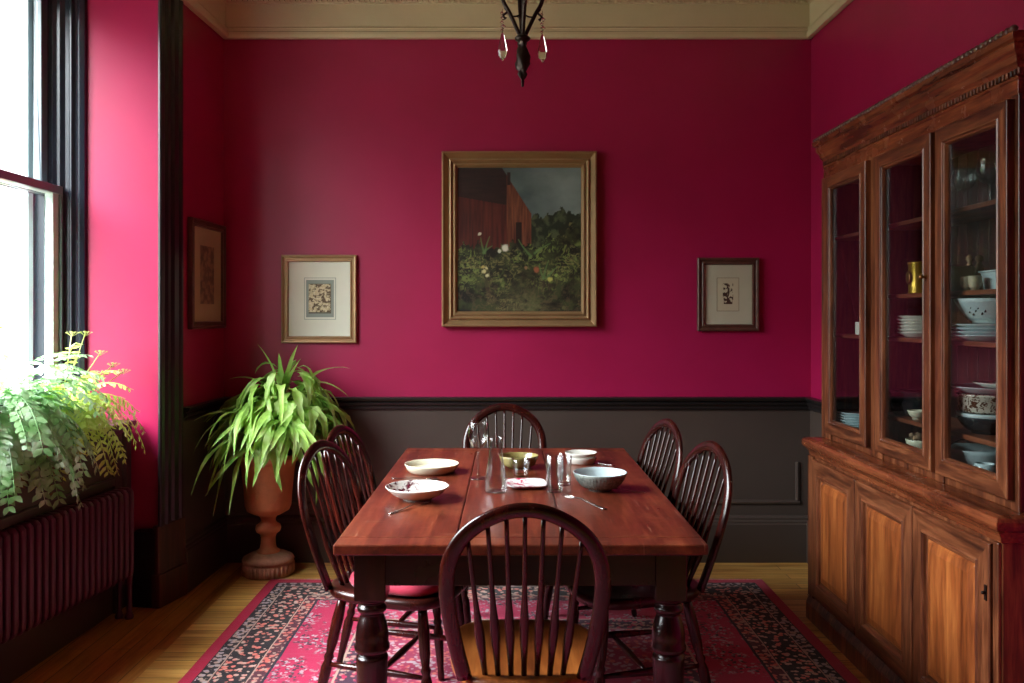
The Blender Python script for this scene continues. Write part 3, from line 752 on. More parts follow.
def nz(x, y, s=0): return noise.fractal(Vector((x, y, s)), .9, 2.1, 5)
def painting(u, v):
    sky = mx(lin('#4a5a58'), lin('#7d8a86'), sm(.5, 1, v*.3+u*.7)+.3*nz(u*4, v*7, 3)); c = sky
    # distant trees on the right
    te = .72+.10*nz(u*5, 1.5, 2)-.9*max(0, .62-u)**1.0
    if u > .52 and v < te+.035*nz(u*22, v*22, 5): c = mx(lin('#232a1c'), lin('#4a5136'), sm(-.2,.6, nz(u*16, v*16, 8)))
    # barn: side wall and gable end
    roofline = 1.0-.0*u if u < .36 else 1.0-(u-.36)*1.35
    eave = .80-.06*u/.4 if u < .40 else roofline-.02
    if u < .60 and v < roofline and v > .25:
        if u < .40:
            if v > eave: c = mx(lin('#1f1413'), lin('#33201c'), .5+.5*nz(u*6, v*60, 1))
            else: c = mx(lin('#3c1612'), lin('#5c261c'), .5+.7*nz(u*45, v*4, 1))
        else:
            c = mx(lin('#4a2418'), lin('#7a4730'), .5+.7*nz(u*50, v*5, 2))
            if .47 < u < .52 and v < .62: c = lin('#24120e')
    if .40 < u < .43 and .88 < v < .97: c = lin('#2a1b18')
    # garden
    gl = .45+.10*nz(u*6, 2.2, 9)+.14*sm(.55,.9,u)
    if v < gl+.04*nz(u*30, v*30, 4):
        g = sm(-.35,.55, nz(u*9, v*12, 11)); c = mx(lin('#161610'), lin('#3a4024'), g)
        h = sm(-.2,.3, nz(u*5, v*6, 61))*sm(.02,.30, nz(u*30+nz(u*9,v*9,1)*4, v*20, 21)); c = mx(c, lin('#7a8a48'), h*.75*sm(.0,.25,v))
        h = sm(.12,.34, nz(u*55+nz(u*9,v*9,5)*5, v*34, 41)); c = mx(c, lin('#a29a60'), h*.4*sm(-.1,.3, nz(u*4, v*5, 71)))
        h = sm(.0,.3, nz(u*10, v*44+nz(u*6,v*6,2)*6, 51)); c = mx(c, lin('#6b5540'), h*.4*sm(.34,.08,v))
        pth = math.exp(-((u-.48-.3*(.3-v))/.17)**2)*sm(.26,.0,v); c = mx(c, lin('#77744c'), pth*(.45+.5*nz(u*30, v*50, 7)))
    for (fx, fy, ang, L) in ((.22,.40,.15,.13),(.22,.40,-.45,.12),(.20,.40,.8,.10),(.70,.22,.1,.14),(.70,.22,-.5,.12),(.72,.22,.6,.13),(.60,.38,-.9,.16),(.62,.40,.9,.15)):
        dx, dy = u-fx, v-fy; a = dx*math.sin(ang)+dy*math.cos(ang); b = dx*math.cos(ang)-dy*math.sin(ang)-.35*a*a/L*.5
        if 0 < a < L: c = mx(c, lin('#5d7d48'), .7*sm(.012*(1-a/L)+.004, .002, abs(b)))
    for fx, fy, r, cc in ((.385,.44,.032,'#d9d8c0'),(.34,.42,.016,'#c9cbb0'),(.215,.28,.020,'#cdc48a'),(.24,.25,.016,'#d8d0a0'),(.205,.31,.013,'#bda862'),(.235,.30,.012,'#cfc48c'),(.64,.29,.026,'#9a5a3c'),(.75,.22,.022,'#b9b45c'),(.80,.25,.015,'#8aa050'),(.18,.54,.014,'#c9c8ac'),(.55,.30,.012,'#8c6a4c')):
        d = math.hypot((u-fx)*.86, v-fy)+.008*nz(u*40, v*40, 2); c = mx(c, lin(cc), sm(r, r*.5, d))
    return c
def print_leaf(u, v):      # ochre print crowded with small scrolls
    n = nz(u*7+nz(u*4,v*4,2)*1.5, v*9, 14); n2 = nz(u*14, v*16, 31)
    c = mx(lin('#c9b98c'), lin('#ddd2ac'), sm(-.3,.4,n2)); c = mx(c, lin('#5c4a2c'), sm(.02,.14, abs(n)-.02) if n > 0 else 0)
    if v < .05 or u > .96 or v > .98: c = lin('#5c5a48')
    return c
def print_fig(u, v):       # small dark botanical figure
    c = lin('#b9b294'); x = (u-.5); 
    d1 = math.hypot(x*1.2, (v-.30)*1.1); k = 0
    stem = abs(x-.04*math.sin(v*14)) < .03 and .25 < v < .82
    blob = nz(u*7, v*9, 6) > .05 and abs(x) < .24 and .20 < v < .84
    base = abs(x) < .2 and .2 < v < .34
    if stem or blob or (base and nz(u*10, v*10, 3) > -.2): c = lin('#3e2a1c')
    return c
def print_dark(u, v):      # brown landscape-like print
    c = mx(lin('#5c4a38'), lin('#94795a'), sm(-.3,.5, nz(u*4, v*8, 4))); return mx(c, lin('#8f7c5c'), .5*sm(.1,.4, nz(u*14, v*5, 9)))
def picture(name, label, cat, Mx, w, h, prof, fmat, mats, arts):
    t = thing(name, label, cat, Mx.to_translation())
    M0 = Mx.copy(); M0.translation = (0,0,0)
    m = MB(); m.M = M0; m.ring(w, h, prof); m.build('frame', fmat, t, bevel=.0012)
    i0 = prof[-1][0]; iw, ih = w-2*i0+.006, h-2*i0+.006
    m = MB(); m.M = M0; m.box(-iw/2, iw/2, -ih/2, ih/2, .004, .008)
    if mats: m.build('mount', mats, t)
    else: m.build('backing', M['giltdark'], t)
    for a in arts: a(t, M0)
bigprof = [(0,0),(0,.044),(.004,.050),(.011,.050),(.016,.042),(.034,.022),(.040,.020),(.043,.030),(.050,.034),(.056,.028),(.060,.018),(.066,.018),(.069,.026),(.076,.026),(.086,.012),(.088,.007)]
picture('framed_painting', 'large painting of a red barn and garden in a gilt frame on the back wall', 'painting', at(BACK, .064, YB-.001, 1.829), .877, .992, bigprof, M['gilt'], None,
    [lambda t, M0: art_plane('canvas', .70, .815, 230, 270, painting, M['oil'], t, M0, .0085)])
sprof = [(0,0),(0,.022),(.005,.027),(.014,.025),(.018,.018),(.026,.018),(.030,.022),(.036,.022),(.040,.008)]
M['mount'] = mat_plain('sage_cream_mount', '#e0e2d0', .8, .03); M['mountline'] = mat_plain('grey_mount_lines', '#8f9a8e', .8, .05)
def left_art(t, M0):
    for w_, h_, o_, mt in ((.180,.238,.0086,M['mountline']),(.174,.232,.0092,M['mount']),(.158,.212,.0098,M['mountline'])):
        m = MB(); m.M = M0 @ Matrix.Translation((.004,.002,0)); m.box(-w_/2,w_/2,-h_/2,h_/2,.0075,o_); m.build('mount_line', mt, t)
    art_plane('print', .128, .170, 70, 90, print_leaf, M['art'], t, M0 @ Matrix.Translation((.004,.002,0)), .0104)
picture('framed_print', 'small gilt-framed ochre print in a wide pale mount, left of the painting', 'picture', at(BACK, (319.7-508)/850*YB, YB-.001, 1.4+16*YB/850), .427, .501, sprof, M['gilt'], M['mount'], [left_art])
M['mount2'] = mat_plain('olive_grey_mount', '#b2b096', .8, .03)
def right_art(t, M0):
    m = MB(); m.M = M0; m.box(-.063,.063,-.095,.095,.0075,.0088); m.build('mount_line', M['giltdark'], t)
    art_plane('print', .122, .186, 60, 90, print_fig, M['art'], t, M0, .0094)
picture('framed_print', 'small dark-framed print of a botanical figure, right of the painting', 'picture', at(BACK, (727.5-508)/850*YB, YB-.001, 1.4+20.5*YB/850), .350, .417, sprof, M['giltdark'], M['mount2'], [right_art])
M['mount3'] = mat_plain('tan_mount', '#b09a78', .8, .04)
def lw_art(t, M0): art_plane('print', .19, .31, 40, 60, print_dark, M['art'], t, M0, .0092)
LW = Matrix.Rotation(math.atan2(.025, .69)*-1, 4, 'Z') @ LEFT
LWp = Matrix.Translation((-1.6255, 4.57, 1.614)) @ LW
picture('framed_print', 'brown framed print on the side wall in the left corner', 'picture', LWp, .47, .575, sprof, M['giltdark'], M['mount3'], [lw_art])

# ---------------------------------------------------------------- display cabinet
CB = dict(y0=2.40, y1=3.93); XU = 1.455; XB_ = 1.395; XWL = XR-.010
cy = (CB['y0']+CB['y1'])/2
cab = thing('display_cabinet', 'tall wooden display cabinet with three glazed doors on the right wall', 'cabinet', (1.56, cy, 0))
def cpart(m, name, mat, parent=cab, **k):
    m2 = m; off = Vector((1.56, cy, 0))
    m2.v = [v-off for v in m2.v]; return m2.build(name, mat, parent, **k)
y0, y1 = CB['y0'], CB['y1']
m = MB(); m.box(XB_, XWL, y0, y1, .10, .775)
m.box(XB_-.015, XWL, y0-.015, y1+.012, 0, .075); m.prism([(XB_-.015,.075),(XB_+.0,.11),(XWL,.11),(XWL,.075)], y0-.012, y1+.010, 'Y')
cpart(m, 'base_cabinet', M['cabZ'], bevel=.004)
# ledge between base and upper
led = [(0,.755),(.012,.758),(.016,.775),(.030,.790),(.046,.798),(.052,.810),(.052,.822),(.044,.832),(.02,.838),(-.05,.840),(-.05,.76)]
led = [(o_*.72 if o_ > 0 else o_, z_) for o_, z_ in led]
m = MB(); m.sweep(led, [(XWL,y1-.03),(XB_,y1-.03),(XB_,y0),(XWL,y0)]); 
m.box(XB_+.02, XWL, y0+.02, y1-.02, .77, .838); cpart(m, 'ledge', M['cabled'], bevel=.002)
# upper carcass as open box
ZU0, ZU1 = .838, 2.03
m = MB(); m.box(XU, XWL, y1-.03, y1, ZU0, ZU1); m.box(XU, XWL, y0+.02, y0+.05, ZU0, ZU1); m.box(XU, XWL, y0+.05, y1-.03, ZU0, ZU0+.03); m.box(XU, XWL, y0+.05, y1-.03, ZU1-.03, ZU1)
for ya, yc in ((y1-.115, y1), (3.290, 3.420), (2.830, 2.885), (y0+.01, y0+.05)): m.box(XU-.006, XU+.005, ya, yc, ZU0, ZU1)
m.box(XU+.02, XWL, 3.41, 3.43, ZU0, ZU1)
cpart(m, 'upper_carcass', M['cabZ'], bevel=.003)
m = MB(); yy = y0+.05
while yy < y1-.03: m.box(XWL-.012, XWL-.001, yy, min(yy+.068, y1-.03), ZU0+.03, ZU1-.03); yy += .070
cpart(m, 'back_boards', M['cabdark'], bevel=.002)
for z in (1.755, 1.48, 1.315, 1.01):
    m = MB()
    if z in (1.755, 1.315): m.box(XU+.035, XWL-.014, 3.432, y1-.032, z-.016, z)
    cpart(m, 'shelf', M['shelf'], bevel=.002) if m.v else None
    m = MB(); m.box(XU+.035, XWL-.014, y0+.052, 3.408, z-.016, z); cpart(m, 'shelf', M['shelf'], bevel=.002)
# cornice
cor = [(0,2.015),(.010,2.018),(.010,2.070),(.016,2.074),(.016,2.105),(.024,2.112),(.034,2.118),(.040,2.135),(.060,2.150),(.066,2.165),(.060,2.170),(.078,2.176),(.084,2.190),(.084,2.197),(-.03,2.197),(-.03,2.015)]
cor = [(o_*.55 if o_ > 0 else o_, z_) for o_, z_ in cor]
m = MB(); m.sweep(cor, [(XWL,y1-.035),(XU,y1-.035),(XU,y0+.02),(XWL,y0+.02)]); m.box(XU, XWL, y0+.03, y1-.01, 2.02, 2.19); co = cpart(m, 'cornice', M['cabled'], bevel=.0015)
m = MB(); yy = y0-.01
while yy < y1-.04: m.box(XU-.018, XU-.006, yy, yy+.011, 2.080, 2.098); yy += .019
cpart(m, 'bead_strip', M['cabZ'], co, bevel=.002)
m = MB(True); yy = y0-.02; k = 0
while yy < y1+.005:
    m.lathe([(.001,-.010),(.012,-.006),(.015,.002),(.009,.010),(.001,.013)], 8, (XU-.040, yy, 2.200), .8, 1.1); yy += .026; k += 1
cpart(m, 'carved_crest', M['giltdark'], co)
# upper doors
def glazed_door(ya, yb_, knob=None):
    w_, h_ = yb_-ya, ZU1-.012-(ZU0+.032); zc = (ZU1-.012+ZU0+.032)/2
    st = .062; prof = [(0,0),(0,.020),(.003,.023),(st-.018,.023),(st-.012,.026),(st-.008,.020),(st-.004,.020),(st,.010),(st,0)]
    m = MB(); m.M = at(RIGHT, XU-.006, (ya+yb_)/2, zc); m.ring(w_, h_, prof, alt=True); d = cpart(m, 'glazed_door', [M['cabZ'], M['cabY']], bevel=.0015)
    m = MB(); m.box(XU-.0145, XU-.0115, ya+st-.004, yb_-st+.004, zc-h_/2+st-.004, zc+h_/2-st+.004); cpart(m, 'glass_pane', M['cabpane'], d)
    if knob is not None:
        m = MB(True); m.M = at(RIGHT, XU-.029, knob, 1.53); m.lathe([(.009,0),(.009,.002),(.004,.004),(.004,.010),(.009,.014),(.010,.019),(.006,.024),(.001,.025)], 16); cpart(m, 'knob', M['brass'], d)
    return d
glazed_door(3.395, 3.832); glazed_door(2.872, 3.305, 2.900); glazed_door(2.430, 2.842, None)
# base doors
def panel_door(ya, yb_, lock=None):
    z0_, z1_ = .125, .745; w_, h_ = yb_-ya, z1_-z0_; st = .075
    prof = [(0,0),(0,.014),(.003,.017),(st-.014,.017),(st-.008,.021),(st-.003,.014),(st,.004),(st+.012,.004),(st+.018,.009),(st+.045,.015)]
    m = MB(); m.M = at(RIGHT, XB_, (ya+yb_)/2, (z0_+z1_)/2); m.ring(w_, h_, prof[:8], alt=True); d = cpart(m, 'panelled_door', [M['cabZ'], M['cabY']], bevel=.0015)
    m = MB(); m.M = at(RIGHT, XB_, (ya+yb_)/2, (z0_+z1_)/2); m.ring(w_, h_, [(st-.002,.002)]+prof[7:], close_in=True); cpart(m, 'door_panel', M['cabpanel'], d, bevel=.0015)
    if lock:
        m = MB(); m.M = at(RIGHT, XB_-.017, lock, .60); m.box(-.006,.006,-.022,.022,0,.003); m.lathe([(.005,0),(.005,.012),(.003,.014)], 10); cpart(m, 'latch', M['iron'], d)
panel_door(3.385, 3.86); panel_door(2.905, 3.378); panel_door(2.435, 2.898, 2.45)
m = MB(); m.box(XB_-.010, XB_, y0+.002, 2.430, .11, .755); cpart(m, 'base_pilaster', M['cabZ'], bevel=.003); m = MB(); m.box(XB_-.010, XB_, 3.866, y1-.002, .11, .755); cpart(m, 'base_pilaster', M['cabZ'], bevel=.003)

# ---------------------------------------------------------------- things in the cabinet
def plate(r, h=.018): return [(.001,.002),(r*.55,.002),(r*.57,0),(r*.62,0),(r*.66,.004),(r*.98,h-.002),(r,h),(r*.97,h+.001),(r*.66,.007),(r*.6,.005),(.001,.005)]
def stack(n, r, x, y, z, dz, labels, grp, mat, tilt=0):
    for k in range(n):
        dish('dinner_plate', plate(r+random.uniform(-.002,.001)), mat, labels[k], 'plate', x+random.uniform(-.002,.002), y+random.uniform(-.002,.002), z+.0005+k*dz, grp)
ordn = ['bottom', 'second from bottom', 'third from bottom', 'fourth from bottom', 'fifth from bottom', 'sixth from bottom', 'seventh from bottom']
def names(n, txt): return [f'{txt}, {"topmost" if k == n-1 else ordn[k]} of its stack' for k in range(n)]
XS = 1.585
stack(8, .085, 1.560, 3.80, ZU0+.030, .0115, names(8, 'white plate, left cabinet bay'), 'plates in the left cabinet bay', M['whiteblue'])
m = MB(); m.box(-.006,.006,-.022,.022,0,.055); o = m.build('white_card', M['white'], bevel=.002); o.location = (1.505, 3.650, 1.3155); tag(o, 'small white card standing on the middle shelf of the left cabinet bay', 'card')
stack(6, .075, 1.570, 3.255, 1.3155, .0125, names(6, 'white plate, middle cabinet bay'), 'plates in the middle cabinet bay', M['white'])
m = MB(); m.box(-.025,.025,-.004,.004,0,.11); o = m.build('serving_board', M['giltdark'], bevel=.003); o.location = (1.62, 3.392, 1.3155); tag(o, 'dark upright board behind the small plate stack in the cabinet', 'board')
# shelf 1.48 middle bay
glass_lathe('sherry_glass', [(a*.62, b*.62) for a, b in wine], 'small stemmed glass beside the gold tin in the cabinet', 1.56, 3.315, 1.4805, 'glass', group='glasses in the cabinet')
m = MB(True); m.lathe([(.001,0),(.038,0),(.040,.003),(.037,.008),(.037,.105),(.040,.112),(.040,.118),(.034,.120),(.034,.118),(.001,.118)], 28); o = m.build('gold_tin', M['goldtin']); o.location = (1.545, 3.195, 1.4805); tag(o, 'round gold tin with embossed oval on the cabinet shelf', 'tin')
m = MB(True); m.M = Matrix.Translation((-.038, 0, .06)) @ Matrix.Rotation(-PI/2, 4, 'Y'); m.lathe([(.018,0),(.020,.003),(.014,.005),(.001,.006)], 20, sx=1.3); m.build('emblem', M['brass'], o)
# shelf 1.48 right bay
m = MB(True); m.lathe(tumbler(.040, .044, .085, .004, .006), 30); o = m.build('white_crock', M['cream_china']); o.location = (1.545, 2.905, 1.4805); tag(o, 'cream crock with small wooden figures behind it, right cabinet bay', 'crock')
def figurine(x, y, h, label):
    m = MB(True); m.lathe([(.001,0),(.016,0),(.018,.006),(.014,h*.35),(.017,h*.6),(.010,h*.74),(.007,h*.78),(.013,h*.86),(.012,h*.94),(.001,h)], 16); o = m.build('figurine', mat_plain('figurine_glaze', '#8a6a4c', .4, .4, 30)); o.location = (x, y, 1.4805); tag(o, label, 'figurine', 'small brown figurines in the cabinet')
figurine(1.640, 3.02, .135, 'tall brown figurine nearest the cream crock'); figurine(1.622, 2.925, .128, 'tall brown figurine nearer the white square dish')
for y, lb in ((2.800, 'small beige egg cup in front of the left figurine'), (2.752, 'small beige egg cup in front of the right figurine')):
    dish('egg_cup', bowlp(.021, .045, .6, .003, .6), mat_plain('beige_glaze', '#b9ab90', .35, .2, 30), lb, 'cup', 1.512, y, 1.4805, 'egg cups in the cabinet')
def tub(x, y, z, w_, d_, h_, label):
    m = MB(); m.add([(-d_/2*.85,-w_/2*.85,0),(d_/2*.85,-w_/2*.85,0),(d_/2*.85,w_/2*.85,0),(-d_/2*.85,w_/2*.85,0),(-d_/2,-w_/2,h_),(d_/2,-w_/2,h_),(d_/2,w_/2,h_),(-d_/2,w_/2,h_),
      (-d_/2-.006,-w_/2-.006,h_),(d_/2+.006,-w_/2-.006,h_),(d_/2+.006,w_/2+.006,h_),(-d_/2-.006,w_/2+.006,h_),(-d_/2-.006,-w_/2-.006,h_+.006),(d_/2+.006,-w_/2-.006,h_+.006),(d_/2+.006,w_/2+.006,h_+.006),(-d_/2-.006,w_/2+.006,h_+.006),
      (-d_/2+.005,-w_/2+.005,h_+.006),(d_/2-.005,-w_/2+.005,h_+.006),(d_/2-.005,w_/2-.005,h_+.006),(-d_/2+.005,w_/2-.005,h_+.006),(-d_/2*.8,-w_/2*.8,.006),(d_/2*.8,-w_/2*.8,.006),(d_/2*.8,w_/2*.8,.006),(-d_/2*.8,w_/2*.8,.006)],
      [(3,2,1,0),(20,21,22,23)]+[(a+k, a+(k+1) % 4, a+4+(k+1) % 4, a+4+k) for a in (0,4,8,12,16) for k in range(4)])
    o = m.build('square_dish', M['whiteblue'], bevel=.004); o.location = (x, y, z); tag(o, label, 'dish')
tub(1.600, 2.745, 1.4805, .09, .10, .058, 'small white square dish at the right end of the cabinet shelf')
# shelf 1.315 right bay: plates with pouring bowl
stack(4, .118, 1.580, 2.80, 1.3155, .012, names(4, 'wide white plate under the spouted bowl'), 'wide plates in the right cabinet bay', M['whiteblue'])
bp_ = bowlp(.110, .080, .5, .005, .9); m = MB(True); m.lathe(bp_, 40)
for v in m.v:
    r = math.hypot(v.x, v.y); a = math.atan2(v.y, v.x); s_ = math.exp(-((a-PI*.5)/.22)**2)*sm(.05,.10,v.z); v.x *= 1+.22*s_; v.y *= 1+.22*s_
o = m.build('pouring_bowl', M['whiteblue']); o.location = (1.582, 2.785, 1.3155+4*.012+.009); tag(o, 'large white pouring bowl with dark flower mark, on the wide plates in the cabinet', 'bowl')
m = MB()
for k, (dy, dz) in enumerate(((-.02,.008),(.0,.010),(-.01,0),(.012,-.004),(-.02,-.010),(.004,-.012),(-.03,-.002))):
    zz = .046+dz; yy = -.035+dy; r = .0865+.55*(zz-.046); x = -math.sqrt(max(0, r*r-yy*yy))-.001
    m.M = Matrix.Translation((x, yy, zz)) @ Matrix.Rotation(-PI/2, 4, 'Y'); m.lathe([(.007,-.003),(.0075,.001),(.001,.0015)], 8, sx=1.2, sy=.7)
m.M = None; m.build('flower_mark', M['ink'], o)
# shelf 1.01
dish('dark_pot', [(.001,.0),(.066,.0),(.076,.010),(.082,.04),(.083,.085),(.088,.090),(.088,.096),(.082,.096),(.077,.085),(.076,.04),(.07,.014),(.001,.010)], M['darkpot'], 'dark blue pot with pale rim, middle bay of the cabinet', 'pot', 1.578, 3.310, 1.0105)
dish('small_white_bowl', bowlp(.036, .032, .5, .003), M['cream_china'], 'small cream bowl beside the dark pot in the cabinet', 'bowl', 1.530, 3.175, 1.0105)
dish('dark_pot', bowlp(.095, .055, .5, .004), M['darkpot'], 'dark blue bowl at the bottom of the mixed stack, right cabinet bay', 'bowl', 1.580, 2.80, 1.0105)
dish('banded_bowl', [(.001,.0),(.055,.0),(.085,.012),(.092,.028),(.093,.036),(.088,.036),(.086,.030),(.05,.01),(.001,.008)], M['whiteblue'], 'white bowl nested in the dark bowl of the mixed stack, right cabinet bay', 'bowl', 1.580, 2.80, 1.043)
dish('casserole_dish', [(.001,.0),(.080,.0),(.088,.008),(.090,.055),(.094,.058),(.090,.062),(.085,.058),(.083,.012),(.001,.006)], mat_pattern('brown_white_band_glaze', '#cfc8b8', '#5d3826', 60, .52, .55), 'brown and white patterned casserole in the mixed stack, right cabinet bay', 'casserole', 1.580, 2.80, 1.0800)
dish('serving_plate', plate(.116, .022), M['whiteblue'], 'wide white plate on top of the mixed stack, right cabinet bay', 'plate', 1.582, 2.805, 1.1430)
dish('saucer', plate(.07, .014), M['white'], 'small saucer on the plate topping the mixed stack', 'plate', 1.590, 2.765, 1.1660)
# cabinet floor
ZF = ZU0+.0305
dish('oval_dish', lowdish(.070,.020), M["whiteblue"], "shallow white dish on the cabinet floor, middle bay, left", "dish", 1.545, 3.325, ZF)
o = dish('flower_pot', bowlp(.048, .060, .6, .004), M['cream_china'], 'cream pot of dried brown flowers on the cabinet floor', 'pot', 1.555, 3.215, ZF)
m = MB(True)
for k in range(12):
    a = k*2.4; r = .028*math.sqrt(k/12); m.lathe([(.001,-.010),(.011,-.004),(.012,.004),(.001,.012)], 8, (r*math.cos(a), r*math.sin(a), .068+.006*math.sin(k*3)))
m.build('dried_flowers', mat_plain('dried_flower_brown', '#7d6148', .8, .5, 40), o)
o = dish('handled_bowl', bowlp(.105, .085, .55, .005, .8), M['whiteblue'], 'large pale blue bowl with dark band on the cabinet floor, right bay', 'bowl', 1.578, 2.855, ZF)
m = MB(True); m.tube([(-.064,.02,.012),(-.088,.026,.045),(-.101,.030,.083)], .004, 8); m.tube([(-.10,.02,.086),(-.03,.05,.105),(.03,.07,.105),(.08,.06,.088)], .0022, 6); m.build('handle', M['ink'], o)
o = dish('cream_jug', [(.001,0),(.026,0),(.030,.006),(.036,.03),(.032,.055),(.028,.062),(.026,.062),(.028,.05),(.031,.03),(.022,.008),(.001,.006)], M['whiteblue'], 'small white jug in front of the pale blue bowl on the cabinet floor', 'jug', 1.510, 2.690, ZF)
m = MB(True); m.tube(catmull([(0,.029,.05),(0,.050,.045),(0,.052,.025),(0,.034,.016)], 5), .004, 8); m.build('handle', M['whiteblue'], o)
# glasses on top shelf
for k, (x, y, h) in enumerate(((1.60, 2.98, .86), (1.53, 2.90, .74), (1.60, 2.83, .86), (1.55, 2.735, .84))):
    glass_lathe('stemmed_glass', [(a*.95, b*h*.8) for a, b in wine], ['tall glass at the left of the top cabinet shelf','shorter glass second from left on the top cabinet shelf','tallest glass third from left on the top cabinet shelf','glass at the right of the top cabinet shelf'][k], x, y, 1.7555, 'glass', group='glasses in the cabinet')

# ---------------------------------------------------------------- chandelier
CHX, CHY = (522.5-508)*3.3/850, 3.3
chn = thing('chandelier', 'dark bronze chandelier with crystal drops hanging from the ceiling above the table', 'chandelier', (CHX, CHY, 2.285))
m = MB(True); m.lathe([(.001,0),(.005,.004),(.006,.022),(.005,.028),(.010,.034),(.017,.048),(.012,.060),(.020,.070),(.026,.092),(.025,.118),(.019,.142),(.014,.160),(.017,.168),(.018,.176),(.028,.182),(.031,.190),(.022,.198),(.012,.206),(.005,.23),(.008,.26),(.004,.29),(.004,.42),(.02,.44),(.026,.47),(.010,.50),(.006,.52)], 20)
for v in m.v:
    if v.z < .17: a = math.atan2(v.y, v.x); r = 1+.3*math.sin(3*a+v.z*70); v.x *= r; v.y *= r
m.build('finial_column', M['iron'], chn)
m = MB(True)
for k in range(40):
    z = .52+k*.0125
    if z > ZC-2.305-.03: break
    m.tube([(.006*math.cos(q/6*2*PI)*(k % 2), .006*math.cos(q/6*2*PI)*(1-k % 2), z+.008*math.sin(q/6*2*PI)) for q in range(7)], .0016, 5)
m.lathe([(.05,0),(.05,.008),(.02,.03),(.001,.034)][::-1] if False else [(.001,ZC-2.305-.034),(.02,ZC-2.305-.03),(.05,ZC-2.305-.010),(.05,ZC-2.305)], 20); m.build('chain', M['iron'], chn)
for k in range(4):
    a = k*PI/2+.12; c, s = math.cos(a), math.sin(a)
    m = MB(True); pts = catmull([(.010,.20),(.022,.225),(.036,.255),(.052,.288),(.075,.330),(.095,.41),(.13,.50),(.20,.56),(.28,.55),(.33,.57),(.345,.62)], 5)
    m.tube([(q[0]*c, q[0]*s, q[1]) for q in pts], .0078, 8)
    pts = catmull([(.046,.272),(.024,.274),(.006,.282)], 4); m.tube([(q[0]*c, q[0]*s, q[1]) for q in pts], .0035, 6)
    pts = catmull([(.070,.305),(.060,.290),(.075,.275),(.066,.262)], 4) if k % 2 == 0 else catmull([(.070,.305),(.085,.300),(.098,.308)], 4)
    m.tube([(q[0]*c, q[0]*s, q[1]) for q in pts], [.0045]*(len(pts)-1)+[.008], 6)
    m.lathe([(.004,.61),(.03,.622),(.032,.63),(.012,.634),(.012,.65),(.014,.66),(.001,.661)], 14, (.345*c, .345*s, 0))
    arm = m.build('arm', M['iron'], chn)
    m = MB(True); m.lathe([(.001,.66),(.010,.66),(.010,.75),(.001,.752)], 12, (.345*c, .345*s, 0)); m.build('candle', M['cream_china'], arm)
    for rr, zz in ((.078, .296), (.30, .60)):
        if k % 2: continue
        m = MB(True)
        for q, (bz, br) in enumerate(((-.012,.007),(-.030,.010),(-.048,.007),(-.064,.010),(-.080,.007))): m.lathe([(.0005,-br),(br,0),(.0005,br)], 8, (rr*c+(q % 2-.5)*.005, rr*s, zz+bz))
        prof = [(.0008,0),(.006,-.010),(.0125,-.040),(.0185,-.070),(.0145,-.094),(.0008,-.112)]
        m2 = MB(False); m2.lathe([(r, z) for r, z in prof], 6, (rr*c, rr*s, zz-.086), 1, .75)
        m.add(m2.v, m2.f, False)
        m.tube([(rr*c, rr*s, zz+.004), (rr*c, rr*s, zz-.088)], .0008, 5)
        m.build('crystal_drop', M['crystal'], chn)

# ---------------------------------------------------------------- plants
def blade(m, base, direc, L, W, grav, n=9, curl=.0, wav=.12, rnd=random):
    """one strap leaf: centre line falls under gravity, two half blades folded along the midrib"""
    p = Vector(base); d = Vector(direc).normalized(); side0 = d.cross(Vector((0,0,1)))
    if side0.length < .1: side0 = Vector((1,0,0))
    side0.normalize(); ph = rnd.uniform(0, 6); L_, R_2, C_ = [], [], []
    for i in range(n+1):
        u = i/n; w_ = W*max(.0, (math.sin(PI*min(1, u**.75*.96+.04))**.8))*(1+wav*math.sin(u*17+ph))
        nrm = side0.cross(d).normalized(); fold = .35*w_
        C_.append(p.copy()); L_.append(p+side0*w_+nrm*fold); R_2.append(p-side0*w_+nrm*fold)
        d = (d+Vector((0,0,-grav/n))*(1 if d.z > -.93 else 0)+side0*curl/n).normalized(); p = p+d*L/n
    vs = []; 
    for a, b, c in zip(L_, C_, R_2): vs += [a, b, c]
    m.add(vs, [(i*3+k, i*3+k+1, i*3+k+4, i*3+k+3) for i in range(n) for k in (0, 1)], True)
UX, UY = -1.300, 4.61
ur = thing('potted_plant', 'drooping strap-leaved plant in a tall terracotta pedestal urn by the back wall', 'plant', (UX, UY, 0))
m = MB(True); m.lathe([(.128,0),(.132,.006),(.132,.060),(.125,.064),(.130,.070),(.138,.078),(.132,.092),(.10,.108),(.06,.118),(.001,.118)], 40); ub = m.build('urn_foot', M['urnbase'], ur)
m = MB()
for k in range(34):
    a = 2*PI*k/34; m.tube([(.1335*math.cos(a), .1335*math.sin(a), .008), (.1335*math.cos(a), .1335*math.sin(a), .058)], .0075, 6)
m.build('fluting', M['urnbase'], ub)
m = MB(True); m.lathe([(.001,.110),(.06,.112),(.062,.125),(.046,.135),(.040,.160),(.038,.195),(.044,.215),(.062,.228),(.068,.245),(.064,.262),(.046,.275),(.038,.285),(.040,.300),(.052,.318),(.060,.325),(.001,.326)], 36); m.build('urn_stem', M['terra'], ur)
m = MB(True); m.lathe([(.001,.320),(.07,.322),(.112,.345),(.122,.37),(.128,.45),(.138,.55),(.146,.600),(.148,.605),(.158,.612),(.160,.645),(.154,.652),(.146,.650),(.140,.61),(.001,.605)], 44); m.build('urn_bowl', M['terra'], ur)
m = MB(True); m.lathe([(.001,.60),(.140,.605),(.13,.630),(.06,.640),(.001,.642)], 24); m.build('soil', M['soil'], ur)
rnd = random.Random(21); m = MB()
